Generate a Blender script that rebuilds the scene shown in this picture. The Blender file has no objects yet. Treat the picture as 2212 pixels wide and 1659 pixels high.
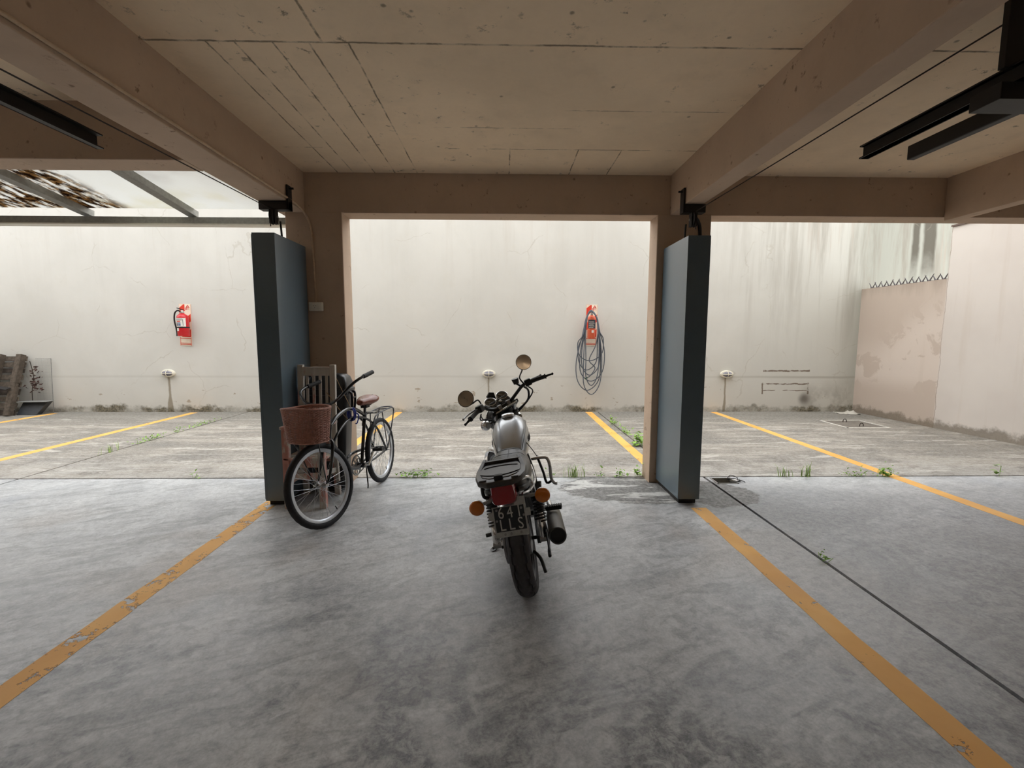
import bpy, math, random
from mathutils import Vector, Matrix, noise as mnoise
random.seed(7)
sc = bpy.context.scene
COL = sc.collection
PI = math.pi

# ---------------------------------------------------------------- camera
FPX = 980.0
cam_d = bpy.data.cameras.new('camera')
cam = bpy.data.objects.new('camera', cam_d)
COL.objects.link(cam)
cam_d.sensor_fit = 'HORIZONTAL'
cam_d.sensor_width = 36.0
cam_d.lens = FPX / 2212.0 * 36.0
cam_d.clip_start = 0.02
CAM_YAW, CAM_PITCH, CAM_ROLL = 0.0184, 0.103, 0.0025
_f = Vector((math.sin(CAM_YAW) * math.cos(CAM_PITCH), math.cos(CAM_YAW) * math.cos(CAM_PITCH), -math.sin(CAM_PITCH)))
_r0 = Vector((math.cos(CAM_YAW), -math.sin(CAM_YAW), 0))
_u0 = _r0.cross(_f)
_r = _r0 * math.cos(CAM_ROLL) + _u0 * math.sin(CAM_ROLL)
_u = _u0 * math.cos(CAM_ROLL) - _r0 * math.sin(CAM_ROLL)
cam.matrix_world = Matrix(((_r.x, _u.x, -_f.x, 0), (_r.y, _u.y, -_f.y, 0), (_r.z, _u.z, -_f.z, 1.48), (0, 0, 0, 1)))
sc.camera = cam

# ---------------------------------------------------------------- overcast sky and exposure
world = bpy.data.worlds.new('overcast_sky')
sc.world = world
world.use_nodes = True
_bg = world.node_tree.nodes['Background']
_bg.inputs[0].default_value = (0.97, 0.985, 1.0, 1)
_bg.inputs[1].default_value = 3.5
vs = sc.view_settings
vs.view_transform = 'Standard'
vs.look = 'None'
vs.exposure = 0.0
vs.gamma = 1.0
vs.use_curve_mapping = False
sc.cycles.use_denoising = True
sc.cycles.max_bounces = 8
sc.cycles.diffuse_bounces = 4
sc.cycles.use_adaptive_sampling = True
sc.cycles.adaptive_threshold = 0.12
sc.cycles.adaptive_min_samples = 16
sc.cycles.glossy_bounces = 4
sc.cycles.transmission_bounces = 6
sc.cycles.transparent_max_bounces = 8
sc.cycles.sample_clamp_indirect = 8.0
sc.cycles.blur_glossy = 0.5

# ---------------------------------------------------------------- helpers: tagging
def put(o, parent=None):
    COL.objects.link(o)
    if parent is not None:
        o.parent = parent
    return o

def tag(o, label=None, cat=None, group=None, kind=None):
    if label: o['label'] = label
    if cat: o['category'] = cat
    if group: o['group'] = group
    if kind: o['kind'] = kind
    return o

def empty(name, loc=(0, 0, 0), rot=(0, 0, 0), label=None, cat=None, group=None):
    o = bpy.data.objects.new(name, None)
    o.empty_display_size = 0.1
    put(o)
    o.location = loc
    o.rotation_euler = rot
    return tag(o, label, cat, group)

# ---------------------------------------------------------------- helpers: meshes
def frame_from(d):
    d = Vector(d).normalized()
    a = Vector((0, 0, 1)) if abs(d.z) < 0.9 else Vector((1, 0, 0))
    x = d.cross(a).normalized()
    y = d.cross(x).normalized()
    return x, y, d

def smooth_path(pts, k=4, closed=False):
    """Catmull-Rom resampling of a list of points."""
    P = [Vector(p) for p in pts]
    n = len(P)
    out = []
    rng = n if closed else n - 1
    for i in range(rng):
        if closed:
            p0, p1, p2, p3 = P[(i - 1) % n], P[i], P[(i + 1) % n], P[(i + 2) % n]
        else:
            p0, p1, p2, p3 = P[max(i - 1, 0)], P[i], P[i + 1], P[min(i + 2, n - 1)]
        for j in range(k):
            t = j / k
            t2, t3 = t * t, t * t * t
            out.append(0.5 * ((2 * p1) + (-p0 + p2) * t + (2 * p0 - 5 * p1 + 4 * p2 - p3) * t2 + (-p0 + 3 * p1 - 3 * p2 + p3) * t3))
    if not closed:
        out.append(P[-1])
    return out

class MB:
    def __init__(self):
        self.v, self.f = [], []
    def add(self, verts, faces):
        o = len(self.v)
        self.v += [Vector(p) for p in verts]
        self.f += [tuple(i + o for i in fc) for fc in faces]
        return self
    def box(self, x0, x1, y0, y1, z0, z1):
        vs_ = [(x0, y0, z0), (x1, y0, z0), (x1, y1, z0), (x0, y1, z0), (x0, y0, z1), (x1, y0, z1), (x1, y1, z1), (x0, y1, z1)]
        return self.add(vs_, [(0, 3, 2, 1), (4, 5, 6, 7), (0, 1, 5, 4), (1, 2, 6, 5), (2, 3, 7, 6), (3, 0, 4, 7)])
    def cbox(self, c, s, rot=None):
        c = Vector(c); h = Vector(s) * 0.5
        vs_ = [Vector((sx * h.x, sy * h.y, sz * h.z)) for sz in (-1, 1) for sx, sy in ((-1, -1), (1, -1), (1, 1), (-1, 1))]
        if rot is not None:
            vs_ = [rot @ p for p in vs_]
        return self.add([p + c for p in vs_], [(0, 3, 2, 1), (4, 5, 6, 7), (0, 1, 5, 4), (1, 2, 6, 5), (2, 3, 7, 6), (3, 0, 4, 7)])
    def bar(self, a, b, w, h, up=(0, 0, 1)):
        """Rectangular bar from a to b; w across, h along up."""
        a, b = Vector(a), Vector(b)
        d = (b - a)
        L = d.length
        d.normalize()
        up = Vector(up)
        x = d.cross(up).normalized()
        z = x.cross(d).normalized()
        vs_ = []
        for p in (a, b):
            for sx, sz in ((-1, -1), (1, -1), (1, 1), (-1, 1)):
                vs_.append(p + x * (sx * w / 2) + z * (sz * h / 2))
        return self.add(vs_, [(0, 1, 2, 3), (4, 7, 6, 5), (0, 4, 5, 1), (1, 5, 6, 2), (2, 6, 7, 3), (3, 7, 4, 0)])
    def tube(self, pts, r, n=8, closed=False, k=0, caps=True):
        P = smooth_path(pts, k, closed) if k else [Vector(p) for p in pts]
        m = len(P)
        rs = r if isinstance(r, (list, tuple)) else None
        rings = []
        prevx = None
        for i in range(m):
            if closed:
                d = P[(i + 1) % m] - P[i - 1]
            else:
                d = P[min(i + 1, m - 1)] - P[max(i - 1, 0)]
            if d.length < 1e-9:
                d = Vector((0, 0, 1))
            d.normalize()
            if prevx is None:
                x, y, _ = frame_from(d)
            else:
                x = prevx - d * prevx.dot(d)
                if x.length < 1e-6:
                    x, y, _ = frame_from(d)
                x.normalize()
                y = d.cross(x)
            prevx = x
            if rs:
                q = i / max(m - 1, 1) * (len(rs) - 1)
                a = int(q); b = min(a + 1, len(rs) - 1)
                rr = rs[a] + (rs[b] - rs[a]) * (q - a)
            else:
                rr = r
            rings.append([P[i] + x * (rr * math.cos(2 * PI * j / n)) + y * (rr * math.sin(2 * PI * j / n)) for j in range(n)])
        vs_ = [p for rg in rings for p in rg]
        fs = []
        for i in range(m if closed else m - 1):
            i2 = (i + 1) % m
            for j in range(n):
                j2 = (j + 1) % n
                fs.append((i * n + j, i * n + j2, i2 * n + j2, i2 * n + j))
        if caps and not closed:
            fs.append(tuple(range(n - 1, -1, -1)))
            fs.append(tuple((m - 1) * n + j for j in range(n)))
        return self.add(vs_, fs)
    def lathe(self, prof, o=(0, 0, 0), axis=(0, 0, 1), n=24, closed_prof=False):
        """prof: list of (radius, height along axis)."""
        x, y, d = frame_from(axis)
        o = Vector(o)
        m = len(prof)
        vs_, fs = [], []
        for r, h in prof:
            for j in range(n):
                a = 2 * PI * j / n
                vs_.append(o + d * h + x * (r * math.cos(a)) + y * (r * math.sin(a)))
        for i in range(m if closed_prof else m - 1):
            i2 = (i + 1) % m
            for j in range(n):
                j2 = (j + 1) % n
                fs.append((i * n + j, i2 * n + j, i2 * n + j2, i * n + j2))
        if not closed_prof:
            if prof[0][0] > 1e-5: fs.append(tuple(range(n)))
            if prof[-1][0] > 1e-5: fs.append(tuple((m - 1) * n + j for j in range(n - 1, -1, -1)))
        return self.add(vs_, fs)
    def cyl(self, a, b, r, n=16, r2=None):
        a, b = Vector(a), Vector(b)
        return self.lathe([(r, 0), (r if r2 is None else r2, (b - a).length)], a, b - a, n)
    def sphere(self, c, r, n=16, m=10):
        if not isinstance(r, (tuple, list)): r = (r, r, r)
        c = Vector(c)
        vs_ = [c + Vector((0, 0, r[2]))]
        for i in range(1, m):
            t = PI * i / m
            for j in range(n):
                a = 2 * PI * j / n
                vs_.append(c + Vector((r[0] * math.sin(t) * math.cos(a), r[1] * math.sin(t) * math.sin(a), r[2] * math.cos(t))))
        vs_.append(c - Vector((0, 0, r[2])))
        fs = [(0, 1 + j, 1 + (j + 1) % n) for j in range(n)]
        for i in range(m - 2):
            for j in range(n):
                a = 1 + i * n + j; b = 1 + i * n + (j + 1) % n
                fs.append((a, a + n, b + n, b))
        e = len(vs_) - 1
        fs += [(e, 1 + (m - 2) * n + (j + 1) % n, 1 + (m - 2) * n + j) for j in range(n)]
        return self.add(vs_, fs)
    def prism(self, poly, fn, t0, t1):
        """poly: list of 2-d points; fn(u, v, t) -> 3-d point; extruded from t0 to t1."""
        n = len(poly)
        vs_ = [fn(u, v, t0) for u, v in poly] + [fn(u, v, t1) for u, v in poly]
        fs = [tuple(range(n - 1, -1, -1)), tuple(range(n, 2 * n))]
        fs += [(i, (i + 1) % n, n + (i + 1) % n, n + i) for i in range(n)]
        return self.add(vs_, fs)
    def loft(self, rings, closed_ring=True, caps=True):
        n = len(rings[0])
        vs_ = [p for rg in rings for p in rg]
        fs = []
        for i in range(len(rings) - 1):
            for j in range(n if closed_ring else n - 1):
                j2 = (j + 1) % n
                fs.append((i * n + j, i * n + j2, (i + 1) * n + j2, (i + 1) * n + j))
        if caps and closed_ring:
            fs.append(tuple(range(n - 1, -1, -1)))
            fs.append(tuple((len(rings) - 1) * n + j for j in range(n)))
        return self.add(vs_, fs)
    def xf(self, mat):
        self.v = [mat @ p for p in self.v]
        return self
    def jitter(self, a, s=6.0):
        self.v = [p + mnoise.noise_vector(p * s) * a for p in self.v]
        return self
    def mesh(self, name, mat=None, smooth=True, angle=40):
        me = bpy.data.meshes.new(name)
        me.from_pydata([tuple(p) for p in self.v], [], self.f)
        me.update()
        import bmesh
        bm = bmesh.new(); bm.from_mesh(me)
        bmesh.ops.recalc_face_normals(bm, faces=bm.faces)
        bm.to_mesh(me); bm.free()
        if smooth:
            me.polygons.foreach_set('use_smooth', [True] * len(me.polygons))
            me.set_sharp_from_angle(angle=math.radians(angle))
        if mat is not None:
            me.materials.append(mat)
        return me
    def build(self, name, mat, parent=None, bevel=0.0, smooth=True, angle=40, subd=0, seg=2):
        o = bpy.data.objects.new(name, self.mesh(name, mat, smooth, angle))
        put(o, parent)
        if bevel:
            b = o.modifiers.new('bevel', 'BEVEL')
            b.width = bevel; b.segments = seg; b.limit_method = 'ANGLE'; b.angle_limit = math.radians(35)
            b.harden_normals = False
        if subd:
            s = o.modifiers.new('subdivision', 'SUBSURF')
            s.levels = subd; s.render_levels = subd
        return o

def dup(src, parent=None, loc=None, rot=None):
    c = src.copy()
    put(c, parent)
    if loc is not None: c.location = loc
    if rot is not None: c.rotation_euler = rot
    return c

def text_mesh(txt, size, depth, mat, name='lettering', shear=0.0, font_scale_x=1.0):
    cu = bpy.data.curves.new(name, 'FONT')
    cu.body = txt
    cu.size = size
    cu.extrude = depth
    cu.shear = shear
    cu.align_x = 'CENTER'; cu.align_y = 'CENTER'
    cu.resolution_u = 3
    ob = bpy.data.objects.new('tmp_text', cu)
    COL.objects.link(ob)
    dg = bpy.context.evaluated_depsgraph_get()
    me = bpy.data.meshes.new_from_object(ob.evaluated_get(dg))
    bpy.data.objects.remove(ob)
    me.name = name
    for p in me.vertices: p.co.x *= font_scale_x
    me.materials.clear(); me.materials.append(mat)
    return me

# ---------------------------------------------------------------- helpers: materials
class NT:
    def __init__(self, name):
        self.mat = bpy.data.materials.new(name)
        self.mat.use_nodes = True
        self.t = self.mat.node_tree
        self.p = self.t.nodes['Principled BSDF']
        self.out = self.t.nodes['Material Output']
        self._co = None
    def n(self, kind, **kw):
        nd = self.t.nodes.new(kind)
        for k, v in kw.items(): setattr(nd, k, v)
        return nd
    def link(self, a, b): self.t.links.new(a, b)
    def setin(self, sock, v):
        if hasattr(v, 'node'): self.link(v, sock)
        elif isinstance(v, (tuple, list)):
            sock.default_value = tuple(v) + ((1,) if len(v) == 3 and len(sock.default_value) == 4 else ())
        else: sock.default_value = v
    def co(self):
        """World position: the same place on any copy, so joints of a surface run on."""
        if self._co is None:
            self._co = self.n('ShaderNodeNewGeometry').outputs['Position']
        return self._co
    def obj(self):
        return self.n('ShaderNodeTexCoord').outputs['Object']
    def xyz(self, v=None):
        s = self.n('ShaderNodeSeparateXYZ'); self.link(v or self.co(), s.inputs[0])
        return s.outputs[0], s.outputs[1], s.outputs[2]
    def m(self, op, a, b=0.0, c=None, clamp=False):
        nd = self.n('ShaderNodeMath', operation=op); nd.use_clamp = clamp
        self.setin(nd.inputs[0], a); self.setin(nd.inputs[1], b)
        if c is not None: self.setin(nd.inputs[2], c)
        return nd.outputs[0]
    def scale(self, v, s):
        nd = self.n('ShaderNodeVectorMath', operation='MULTIPLY')
        self.setin(nd.inputs[0], v); self.setin(nd.inputs[1], s)
        return nd.outputs[0]
    def noise(self, scale=5.0, detail=4.0, rough=0.55, vec=None, dist=0.0, stretch=None):
        v = vec or self.co()
        if stretch: v = self.scale(v, stretch)
        nd = self.n('ShaderNodeTexNoise')
        self.link(v, nd.inputs['Vector'])
        nd.inputs['Scale'].default_value = scale; nd.inputs['Detail'].default_value = detail
        nd.inputs['Roughness'].default_value = rough; nd.inputs['Distortion'].default_value = dist
        return nd.outputs['Fac']
    def voro(self, scale=5.0, vec=None, feature='F1', out='Distance', stretch=None):
        v = vec or self.co()
        if stretch: v = self.scale(v, stretch)
        nd = self.n('ShaderNodeTexVoronoi', feature=feature)
        self.link(v, nd.inputs['Vector']); nd.inputs['Scale'].default_value = scale
        return nd.outputs[out]
    def ss(self, v, lo, hi):
        """smooth step; lo > hi gives the falling one"""
        nd = self.n('ShaderNodeMapRange', interpolation_type='SMOOTHSTEP')
        inv_ = lo > hi
        self.setin(nd.inputs[0], v)
        nd.inputs[1].default_value = min(lo, hi); nd.inputs[2].default_value = max(lo, hi)
        nd.inputs[3].default_value = 1.0 if inv_ else 0.0
        nd.inputs[4].default_value = 0.0 if inv_ else 1.0
        return nd.outputs[0]
    def mix(self, fac, a, b):
        nd = self.n('ShaderNodeMix', data_type='RGBA')
        self.setin(nd.inputs[0], fac)
        self.setin(nd.inputs[6], a); self.setin(nd.inputs[7], b)
        return nd.outputs[2]
    def line(self, coord, at, half, soft):
        """1 on |coord-at| < half, soft edges"""
        return self.ss(self.m('ABSOLUTE', self.m('SUBTRACT', coord, at)), half + soft, half)
    def band(self, coord, a, b, soft):
        return self.m('MULTIPLY', self.ss(coord, a - soft, a), self.ss(coord, b + soft, b))
    def bump(self, h, strength=0.3, dist=0.01):
        nd = self.n('ShaderNodeBump'); nd.inputs['Strength'].default_value = strength; nd.inputs['Distance'].default_value = dist
        self.link(h, nd.inputs['Height'])
        self.link(nd.outputs[0], self.p.inputs['Normal'])
    def done(self, col=None, rough=None, metal=None, spec=None):
        if col is not None: self.setin(self.p.inputs['Base Color'], col)
        if rough is not None: self.setin(self.p.inputs['Roughness'], rough)
        if metal is not None: self.setin(self.p.inputs['Metallic'], metal)
        if spec is not None: self.setin(self.p.inputs['Specular IOR Level'], spec)
        return self.mat

def s2l(r, g, b):
    f = lambda c: (c / 255) / 12.92 if c / 255 <= 0.04045 else (((c / 255) + 0.055) / 1.055) ** 2.4
    return (f(r), f(g), f(b))

def plain(name, col, rough=0.5, metal=0.0, spec=0.5, var=0.12, scale=30.0, bump=0.0):
    t = NT(name)
    nz = t.noise(scale, 4, 0.6, vec=t.obj())
    d = tuple(c * (1 - var) for c in col); l = tuple(min(1, c * (1 + var)) for c in col)
    c = t.mix(t.ss(nz, 0.3, 0.7), d, l)
    if bump: t.bump(nz, bump, 0.004)
    r = t.m('ADD', t.m('MULTIPLY', nz, 0.12), rough - 0.06)
    return t.done(c, r, metal, spec)
# ================================================================ SETTING: materials
ZS, ZB = 3.025, 2.655          # slab underside, beam underside
YW = 8.93                      # back wall face
YJ = 4.685                     # floor joint at the edge of the building

def mat_floor():
    t = NT('weathered_concrete_floor')
    x, y, z = t.xyz()
    big = t.noise(0.55, 3, 0.6, dist=0.4)
    mid = t.noise(2.2, 5, 0.66, dist=0.5)
    fine = t.noise(22, 4, 0.65)
    grain = t.noise(75, 3, 0.7)
    # covered floor: grey, trowel fans, bluish bloom and mottled oil blotches
    cmb = t.n('ShaderNodeCombineXYZ')
    t.link(t.m('ADD', t.m('MULTIPLY', x, 0.90), t.m('MULTIPLY', y, 0.42)), cmb.inputs[0])
    t.link(t.m('SUBTRACT', t.m('MULTIPLY', y, 0.90), t.m('MULTIPLY', x, 0.42)), cmb.inputs[1])
    fan = t.noise(1.7, 5, 0.70, vec=cmb.outputs[0], stretch=(0.6, 3.0, 1), dist=0.9)
    fan2 = t.noise(2.6, 5, 0.72, vec=cmb.outputs[0], stretch=(0.7, 2.4, 1), dist=1.1)
    mot = t.noise(13, 5, 0.75, dist=0.6)
    oiln = t.noise(0.95, 5, 0.70, dist=0.9)
    g = t.mix(t.ss(mid, 0.32, 0.68), s2l(170, 173, 176), s2l(212, 214, 215))
    g = t.mix(t.m('MULTIPLY', t.ss(fan, 0.48, 0.68), 0.6), g, s2l(220, 222, 222))
    g = t.mix(t.m('MULTIPLY', t.ss(fan2, 0.45, 0.66), 0.62), g, s2l(110, 113, 116))
    g = t.mix(t.m('MULTIPLY', t.ss(mot, 0.48, 0.62), 0.35), g, s2l(120, 122, 124))
    g = t.mix(t.m('MULTIPLY', t.ss(big, 0.50, 0.66), 0.5), g, s2l(150, 158, 172))
    g = t.mix(t.m('MULTIPLY', t.m('MULTIPLY', t.ss(big, 0.46, 0.36), t.ss(y, 4.4, 3.2)), 0.4), g, s2l(158, 142, 126))
    zone = t.ss(y, 3.1, 1.5)
    zone = t.m('MAXIMUM', zone, t.m('MULTIPLY', t.ss(x, 1.6, 3.0), t.ss(y, 4.5, 3.6)))
    oil = t.m('MULTIPLY', t.ss(oiln, 0.47, 0.57), zone)
    flk = t.m('ADD', 0.35, t.m('MULTIPLY', t.ss(mot, 0.40, 0.56), 0.55))
    g = t.mix(t.m('MULTIPLY', oil, flk), g, s2l(94, 97, 105))
    # the lane in the middle of the near floor is the dirtiest
    lane = t.m('MULTIPLY', t.ss(t.m('ABSOLUTE', t.m('SUBTRACT', x, 0.45)), 1.05, 0.2), t.ss(y, 2.3, 1.4))
    lane = t.m('MULTIPLY', lane, t.ss(t.m('ADD', t.m('MULTIPLY', mid, 0.6), t.m('MULTIPLY', fan2, 0.4)), 0.42, 0.56))
    g = t.mix(t.m('MULTIPLY', lane, t.m('ADD', 0.3, t.m('MULTIPLY', t.ss(mot, 0.38, 0.58), 0.65))), g, s2l(68, 71, 78))
    rgt = t.m('MULTIPLY', t.ss(x, 0.9, 2.6), t.m('ADD', 0.38, t.m('MULTIPLY', t.ss(oiln, 0.56, 0.40), 0.5)))
    g = t.mix(t.m('MULTIPLY', rgt, t.ss(y, 4.7, 4.0)), g, s2l(112, 115, 120))
    # open yard: warmer, rain-washed, streaky pale scale
    yst = t.noise(1.25, 5, 0.72, stretch=(0.45, 1.9, 1), dist=0.8)
    yst2 = t.noise(2.4, 5, 0.74, stretch=(0.4, 2.4, 1), dist=0.6)
    c = t.mix(t.ss(mid, 0.3, 0.7), s2l(104, 95, 81), s2l(136, 126, 111))
    c = t.mix(t.m('MULTIPLY', t.ss(yst, 0.48, 0.60), 0.7), c, s2l(166, 156, 141))
    c = t.mix(t.m('MULTIPLY', t.ss(yst2, 0.55, 0.64), 0.75), c, s2l(203, 196, 184))
    c = t.mix(t.m('MULTIPLY', t.ss(t.m('ADD', t.m('MULTIPLY', yst, 0.6), t.m('MULTIPLY', yst2, 0.4)), 0.47, 0.38), 0.7), c, s2l(98, 91, 80))
    c = t.mix(t.m('MULTIPLY', t.ss(t.m('ADD', y, t.m('MULTIPLY', mid, 0.9)), 8.0, 9.0), 0.75), c, s2l(100, 94, 80))
    # pale wash on the yard along the building edge
    c = t.mix(t.m('MULTIPLY', t.ss(y, 5.9, 4.75), t.m('MULTIPLY', t.ss(mid, 0.38, 0.6), 0.5)), c, s2l(182, 177, 168))
    g = t.mix(t.m('MULTIPLY', t.ss(y, 3.5, 4.6), t.m('MULTIPLY', t.ss(mid, 0.36, 0.6), 0.3)), g, s2l(204, 204, 202))
    yard = t.ss(y, YJ - 0.004, YJ + 0.004)
    col = t.mix(yard, g, c)
    # damp patch with remains of white paint beside the right pillar
    wob = t.m('MULTIPLY', t.m('SUBTRACT', mid, 0.5), 0.9)
    dx = t.m('DIVIDE', t.m('SUBTRACT', x, 1.25), 0.72); dy = t.m('DIVIDE', t.m('SUBTRACT', y, 4.30), 0.40)
    rr = t.m('ADD', t.m('SQRT', t.m('ADD', t.m('MULTIPLY', dx, dx), t.m('MULTIPLY', dy, dy))), wob)
    dx2 = t.m('DIVIDE', t.m('SUBTRACT', x, 2.02), 0.40); dy2 = t.m('DIVIDE', t.m('SUBTRACT', y, 4.18), 0.36)
    rr2 = t.m('ADD', t.m('SQRT', t.m('ADD', t.m('MULTIPLY', dx2, dx2), t.m('MULTIPLY', dy2, dy2))), wob)
    damp = t.m('MULTIPLY', t.ss(t.m('MINIMUM', rr, rr2), 1.0, 0.93), t.ss(y, YJ, YJ - 0.02))
    col = t.mix(t.m('MULTIPLY', damp, 0.96), col, t.mix(t.ss(fine, 0.4, 0.62), s2l(76, 73, 68), s2l(102, 98, 92)))
    flake = t.m('MULTIPLY', t.ss(yst2, 0.53, 0.55), t.m('MULTIPLY', damp, t.ss(x, 1.95, 1.7)))
    col = t.mix(flake, col, s2l(212, 211, 206))
    # grit
    speck = t.m('MULTIPLY', t.ss(mot, 0.68, 0.74), 0.55)
    col = t.mix(speck, col, s2l(62, 60, 58))
    col = t.mix(0.20, col, t.mix(t.ss(fine, 0.3, 0.7), s2l(84, 85, 87), s2l(214, 214, 212)))
    col = t.mix(0.14, col, t.mix(t.ss(grain, 0.32, 0.68), s2l(70, 70, 72), s2l(224, 224, 222)))
    rough = t.m('ADD', t.m('MULTIPLY', mid, 0.3), 0.28)
    rough = t.m('ADD', rough, t.m('MULTIPLY', damp, 0.2))
    rough = t.m('ADD', rough, t.m('MULTIPLY', yard, 0.3))
    return t.done(col, rough, 0, t.m('SUBTRACT', 0.55, t.m('MULTIPLY', yard, 0.3)))

def paint_crack(t, col, amount, scale=0.5, tint=(150, 143, 130)):
    nv = t.n('ShaderNodeTexNoise'); t.link(t.co(), nv.inputs['Vector']); nv.inputs['Scale'].default_value = 2.2; nv.inputs['Detail'].default_value = 7
    ad = t.n('ShaderNodeVectorMath', operation='MULTIPLY_ADD'); t.link(nv.outputs['Color'], ad.inputs[0]); ad.inputs[1].default_value = (0.35, 0.35, 0.35); t.link(t.co(), ad.inputs[2])
    wv = t.n('ShaderNodeTexVoronoi', feature='DISTANCE_TO_EDGE'); t.link(ad.outputs[0], wv.inputs['Vector']); wv.inputs['Scale'].default_value = scale
    crack = t.m('MULTIPLY', t.ss(wv.outputs['Distance'], 0.006, 0.002), t.ss(t.noise(1.3, 3), 0.5, 0.58))
    return t.mix(t.m('MULTIPLY', crack, amount), col, s2l(*tint))

def mat_wall_back():
    t = NT('cream_rendered_wall')
    x, y, z = t.xyz()
    big = t.noise(0.6, 5, 0.6, dist=0.3)
    mid = t.noise(2.6, 5, 0.62)
    fine = t.noise(28, 5, 0.6)
    col = t.mix(t.ss(big, 0.35, 0.65), s2l(205, 203, 197), s2l(212, 210, 204))
    col = t.mix(t.m('MULTIPLY', t.ss(mid, 0.55, 0.75), 0.3), col, s2l(204, 200, 190))
    # rain streaks that come down from the coping, stronger to the right
    st = t.noise(1.5, 5, 0.66, stretch=(2.0, 1, 0.14), dist=0.3)
    st2 = t.noise(3.2, 5, 0.6, stretch=(2.0, 1, 0.10), dist=0.2)
    right = t.ss(x, 3.0, 7.6)
    amt = t.m('MULTIPLY', t.ss(st, 0.46, 0.68), t.m('ADD', t.m('MULTIPLY', right, 0.6), 0.05))
    amt = t.m('MULTIPLY', amt, t.ss(z, 0.4, 3.2))
    col = t.mix(t.m('MULTIPLY', right, 0.62), col, s2l(196, 195, 185))
    col = t.mix(t.m('MULTIPLY', t.ss(x, 6.4, 7.4), 0.8), col, s2l(158, 160, 150))
    col = t.mix(amt, col, s2l(140, 132, 120))
    amt2 = t.m('MULTIPLY', t.ss(st2, 0.56, 0.72), t.m('MULTIPLY', t.ss(z, 2.2, 3.6), t.m('ADD', t.m('MULTIPLY', right, 0.45), 0.13)))
    col = t.mix(amt2, col, s2l(176, 160, 146))
    # black run-off in the far right corner
    edge = t.m('ADD', x, t.m('MULTIPLY', t.m('SUBTRACT', t.noise(3.0, 4, 0.6, stretch=(1, 1, 0.3)), 0.5), 0.16))
    dk = t.m('MAXIMUM', t.line(edge, 8.02, 0.045, 0.06), t.line(edge, 8.30, 0.09, 0.07))
    dk = t.m('MULTIPLY', dk, t.ss(t.m('ADD', z, t.m('MULTIPLY', mid, 0.6)), 2.75, 3.5))
    col = t.mix(t.m('MULTIPLY', dk, 0.85), col, s2l(84, 78, 68))
    # damp line where the plinth render starts
    zl = t.m('ADD', z, t.m('MULTIPLY', t.m('SUBTRACT', t.noise(0.5, 4), 0.5), 0.05))
    col = t.mix(t.m('MULTIPLY', t.line(zl, 0.70, 0.006, 0.03), t.m('ADD', t.m('MULTIPLY', t.ss(x, 3.5, 6.5), 0.4), 0.18)), col, s2l(160, 154, 143))
    col = t.mix(t.m('MULTIPLY', t.ss(z, 0.8, 0.1), 0.3), col, s2l(208, 200, 187))
    # rust and dirt that runs out under each lamp
    for lx, w in ((-6.53, 0.022), (-0.30, 0.012), (4.42, 0.014)):
        wz = t.m('MULTIPLY', t.ss(z, 0.36, 0.10), 0.035 if w > 0.02 else 0.012)
        wx = t.m('ADD', x, t.m('MULTIPLY', t.m('SUBTRACT', mid, 0.5), 0.05))
        d = t.m('SUBTRACT', t.m('ABSOLUTE', t.m('SUBTRACT', wx, lx)), wz)
        mk = t.m('MULTIPLY', t.ss(d, w + 0.012, w * 0.4), t.ss(z, 0.74, 0.70))
        col = t.mix(t.m('MULTIPLY', mk, 0.75), col, s2l(133, 120, 98))
    # flaked paint
    fl = t.m('MULTIPLY', t.ss(t.noise(5.5, 5, 0.6, stretch=(0.7, 1, 1.3)), 0.655, 0.672), t.band(z, 0.14, 0.46, 0.12))
    col = t.mix(t.m('MULTIPLY', fl, 0.85), col, s2l(166, 152, 134))
    # scar of a fixture that was torn off, and the sooty pipe hole
    wx = t.m('ADD', x, t.m('MULTIPLY', t.m('SUBTRACT', t.noise(9, 4), 0.5), 0.06))
    wz = t.m('ADD', z, t.m('MULTIPLY', t.m('SUBTRACT', t.noise(11, 4), 0.5), 0.05))
    sc1 = t.m('MULTIPLY', t.m('MULTIPLY', t.line(wz, 0.822, 0.012, 0.006), t.band(wx, 5.18, 6.11, 0.01)), t.ss(t.noise(14, 4), 0.3, 0.5))
    ring = t.m('MAXIMUM', t.m('MULTIPLY', t.line(wz, 0.56, 0.008, 0.006), t.band(wx, 5.19, 6.1, 0.01)), t.m('MULTIPLY', t.line(wz, 0.43, 0.005, 0.006), t.band(wx, 5.19, 6.1, 0.01)))
    ring = t.m('MAXIMUM', ring, t.m('MULTIPLY', t.m('MAXIMUM', t.line(wx, 5.18, 0.012, 0.006), t.line(wx, 6.1, 0.016, 0.006)), t.band(wz, 0.36, 0.58, 0.01)))
    ring = t.m('MULTIPLY', ring, t.ss(t.noise(4.2, 3), 0.44, 0.54))
    col = t.mix(t.m('MULTIPLY', t.m('MAXIMUM', sc1, ring), 0.85), col, s2l(104, 84, 68))
    ddx = t.m('SUBTRACT', x, 6.04); ddz = t.m('SUBTRACT', z, 0.262)
    rad = t.m('SQRT', t.m('ADD', t.m('MULTIPLY', ddx, ddx), t.m('MULTIPLY', ddz, ddz)))
    col = t.mix(t.m('MULTIPLY', t.ss(t.m('ADD', rad, t.m('MULTIPLY', t.m('SUBTRACT', mid, 0.5), 0.12)), 0.17, 0.03), 0.8), col, s2l(88, 80, 74))
    soot = t.m('MULTIPLY', t.band(x, 6.1, 6.9, 0.25), t.m('MULTIPLY', t.ss(z, 0.75, 0.2), t.ss(mid, 0.36, 0.6)))
    col = t.mix(t.m('MULTIPLY', soot, 0.45), col, s2l(128, 121, 111))
    col = paint_crack(t, col, 0.3, 0.8, (168, 160, 146))
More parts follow.
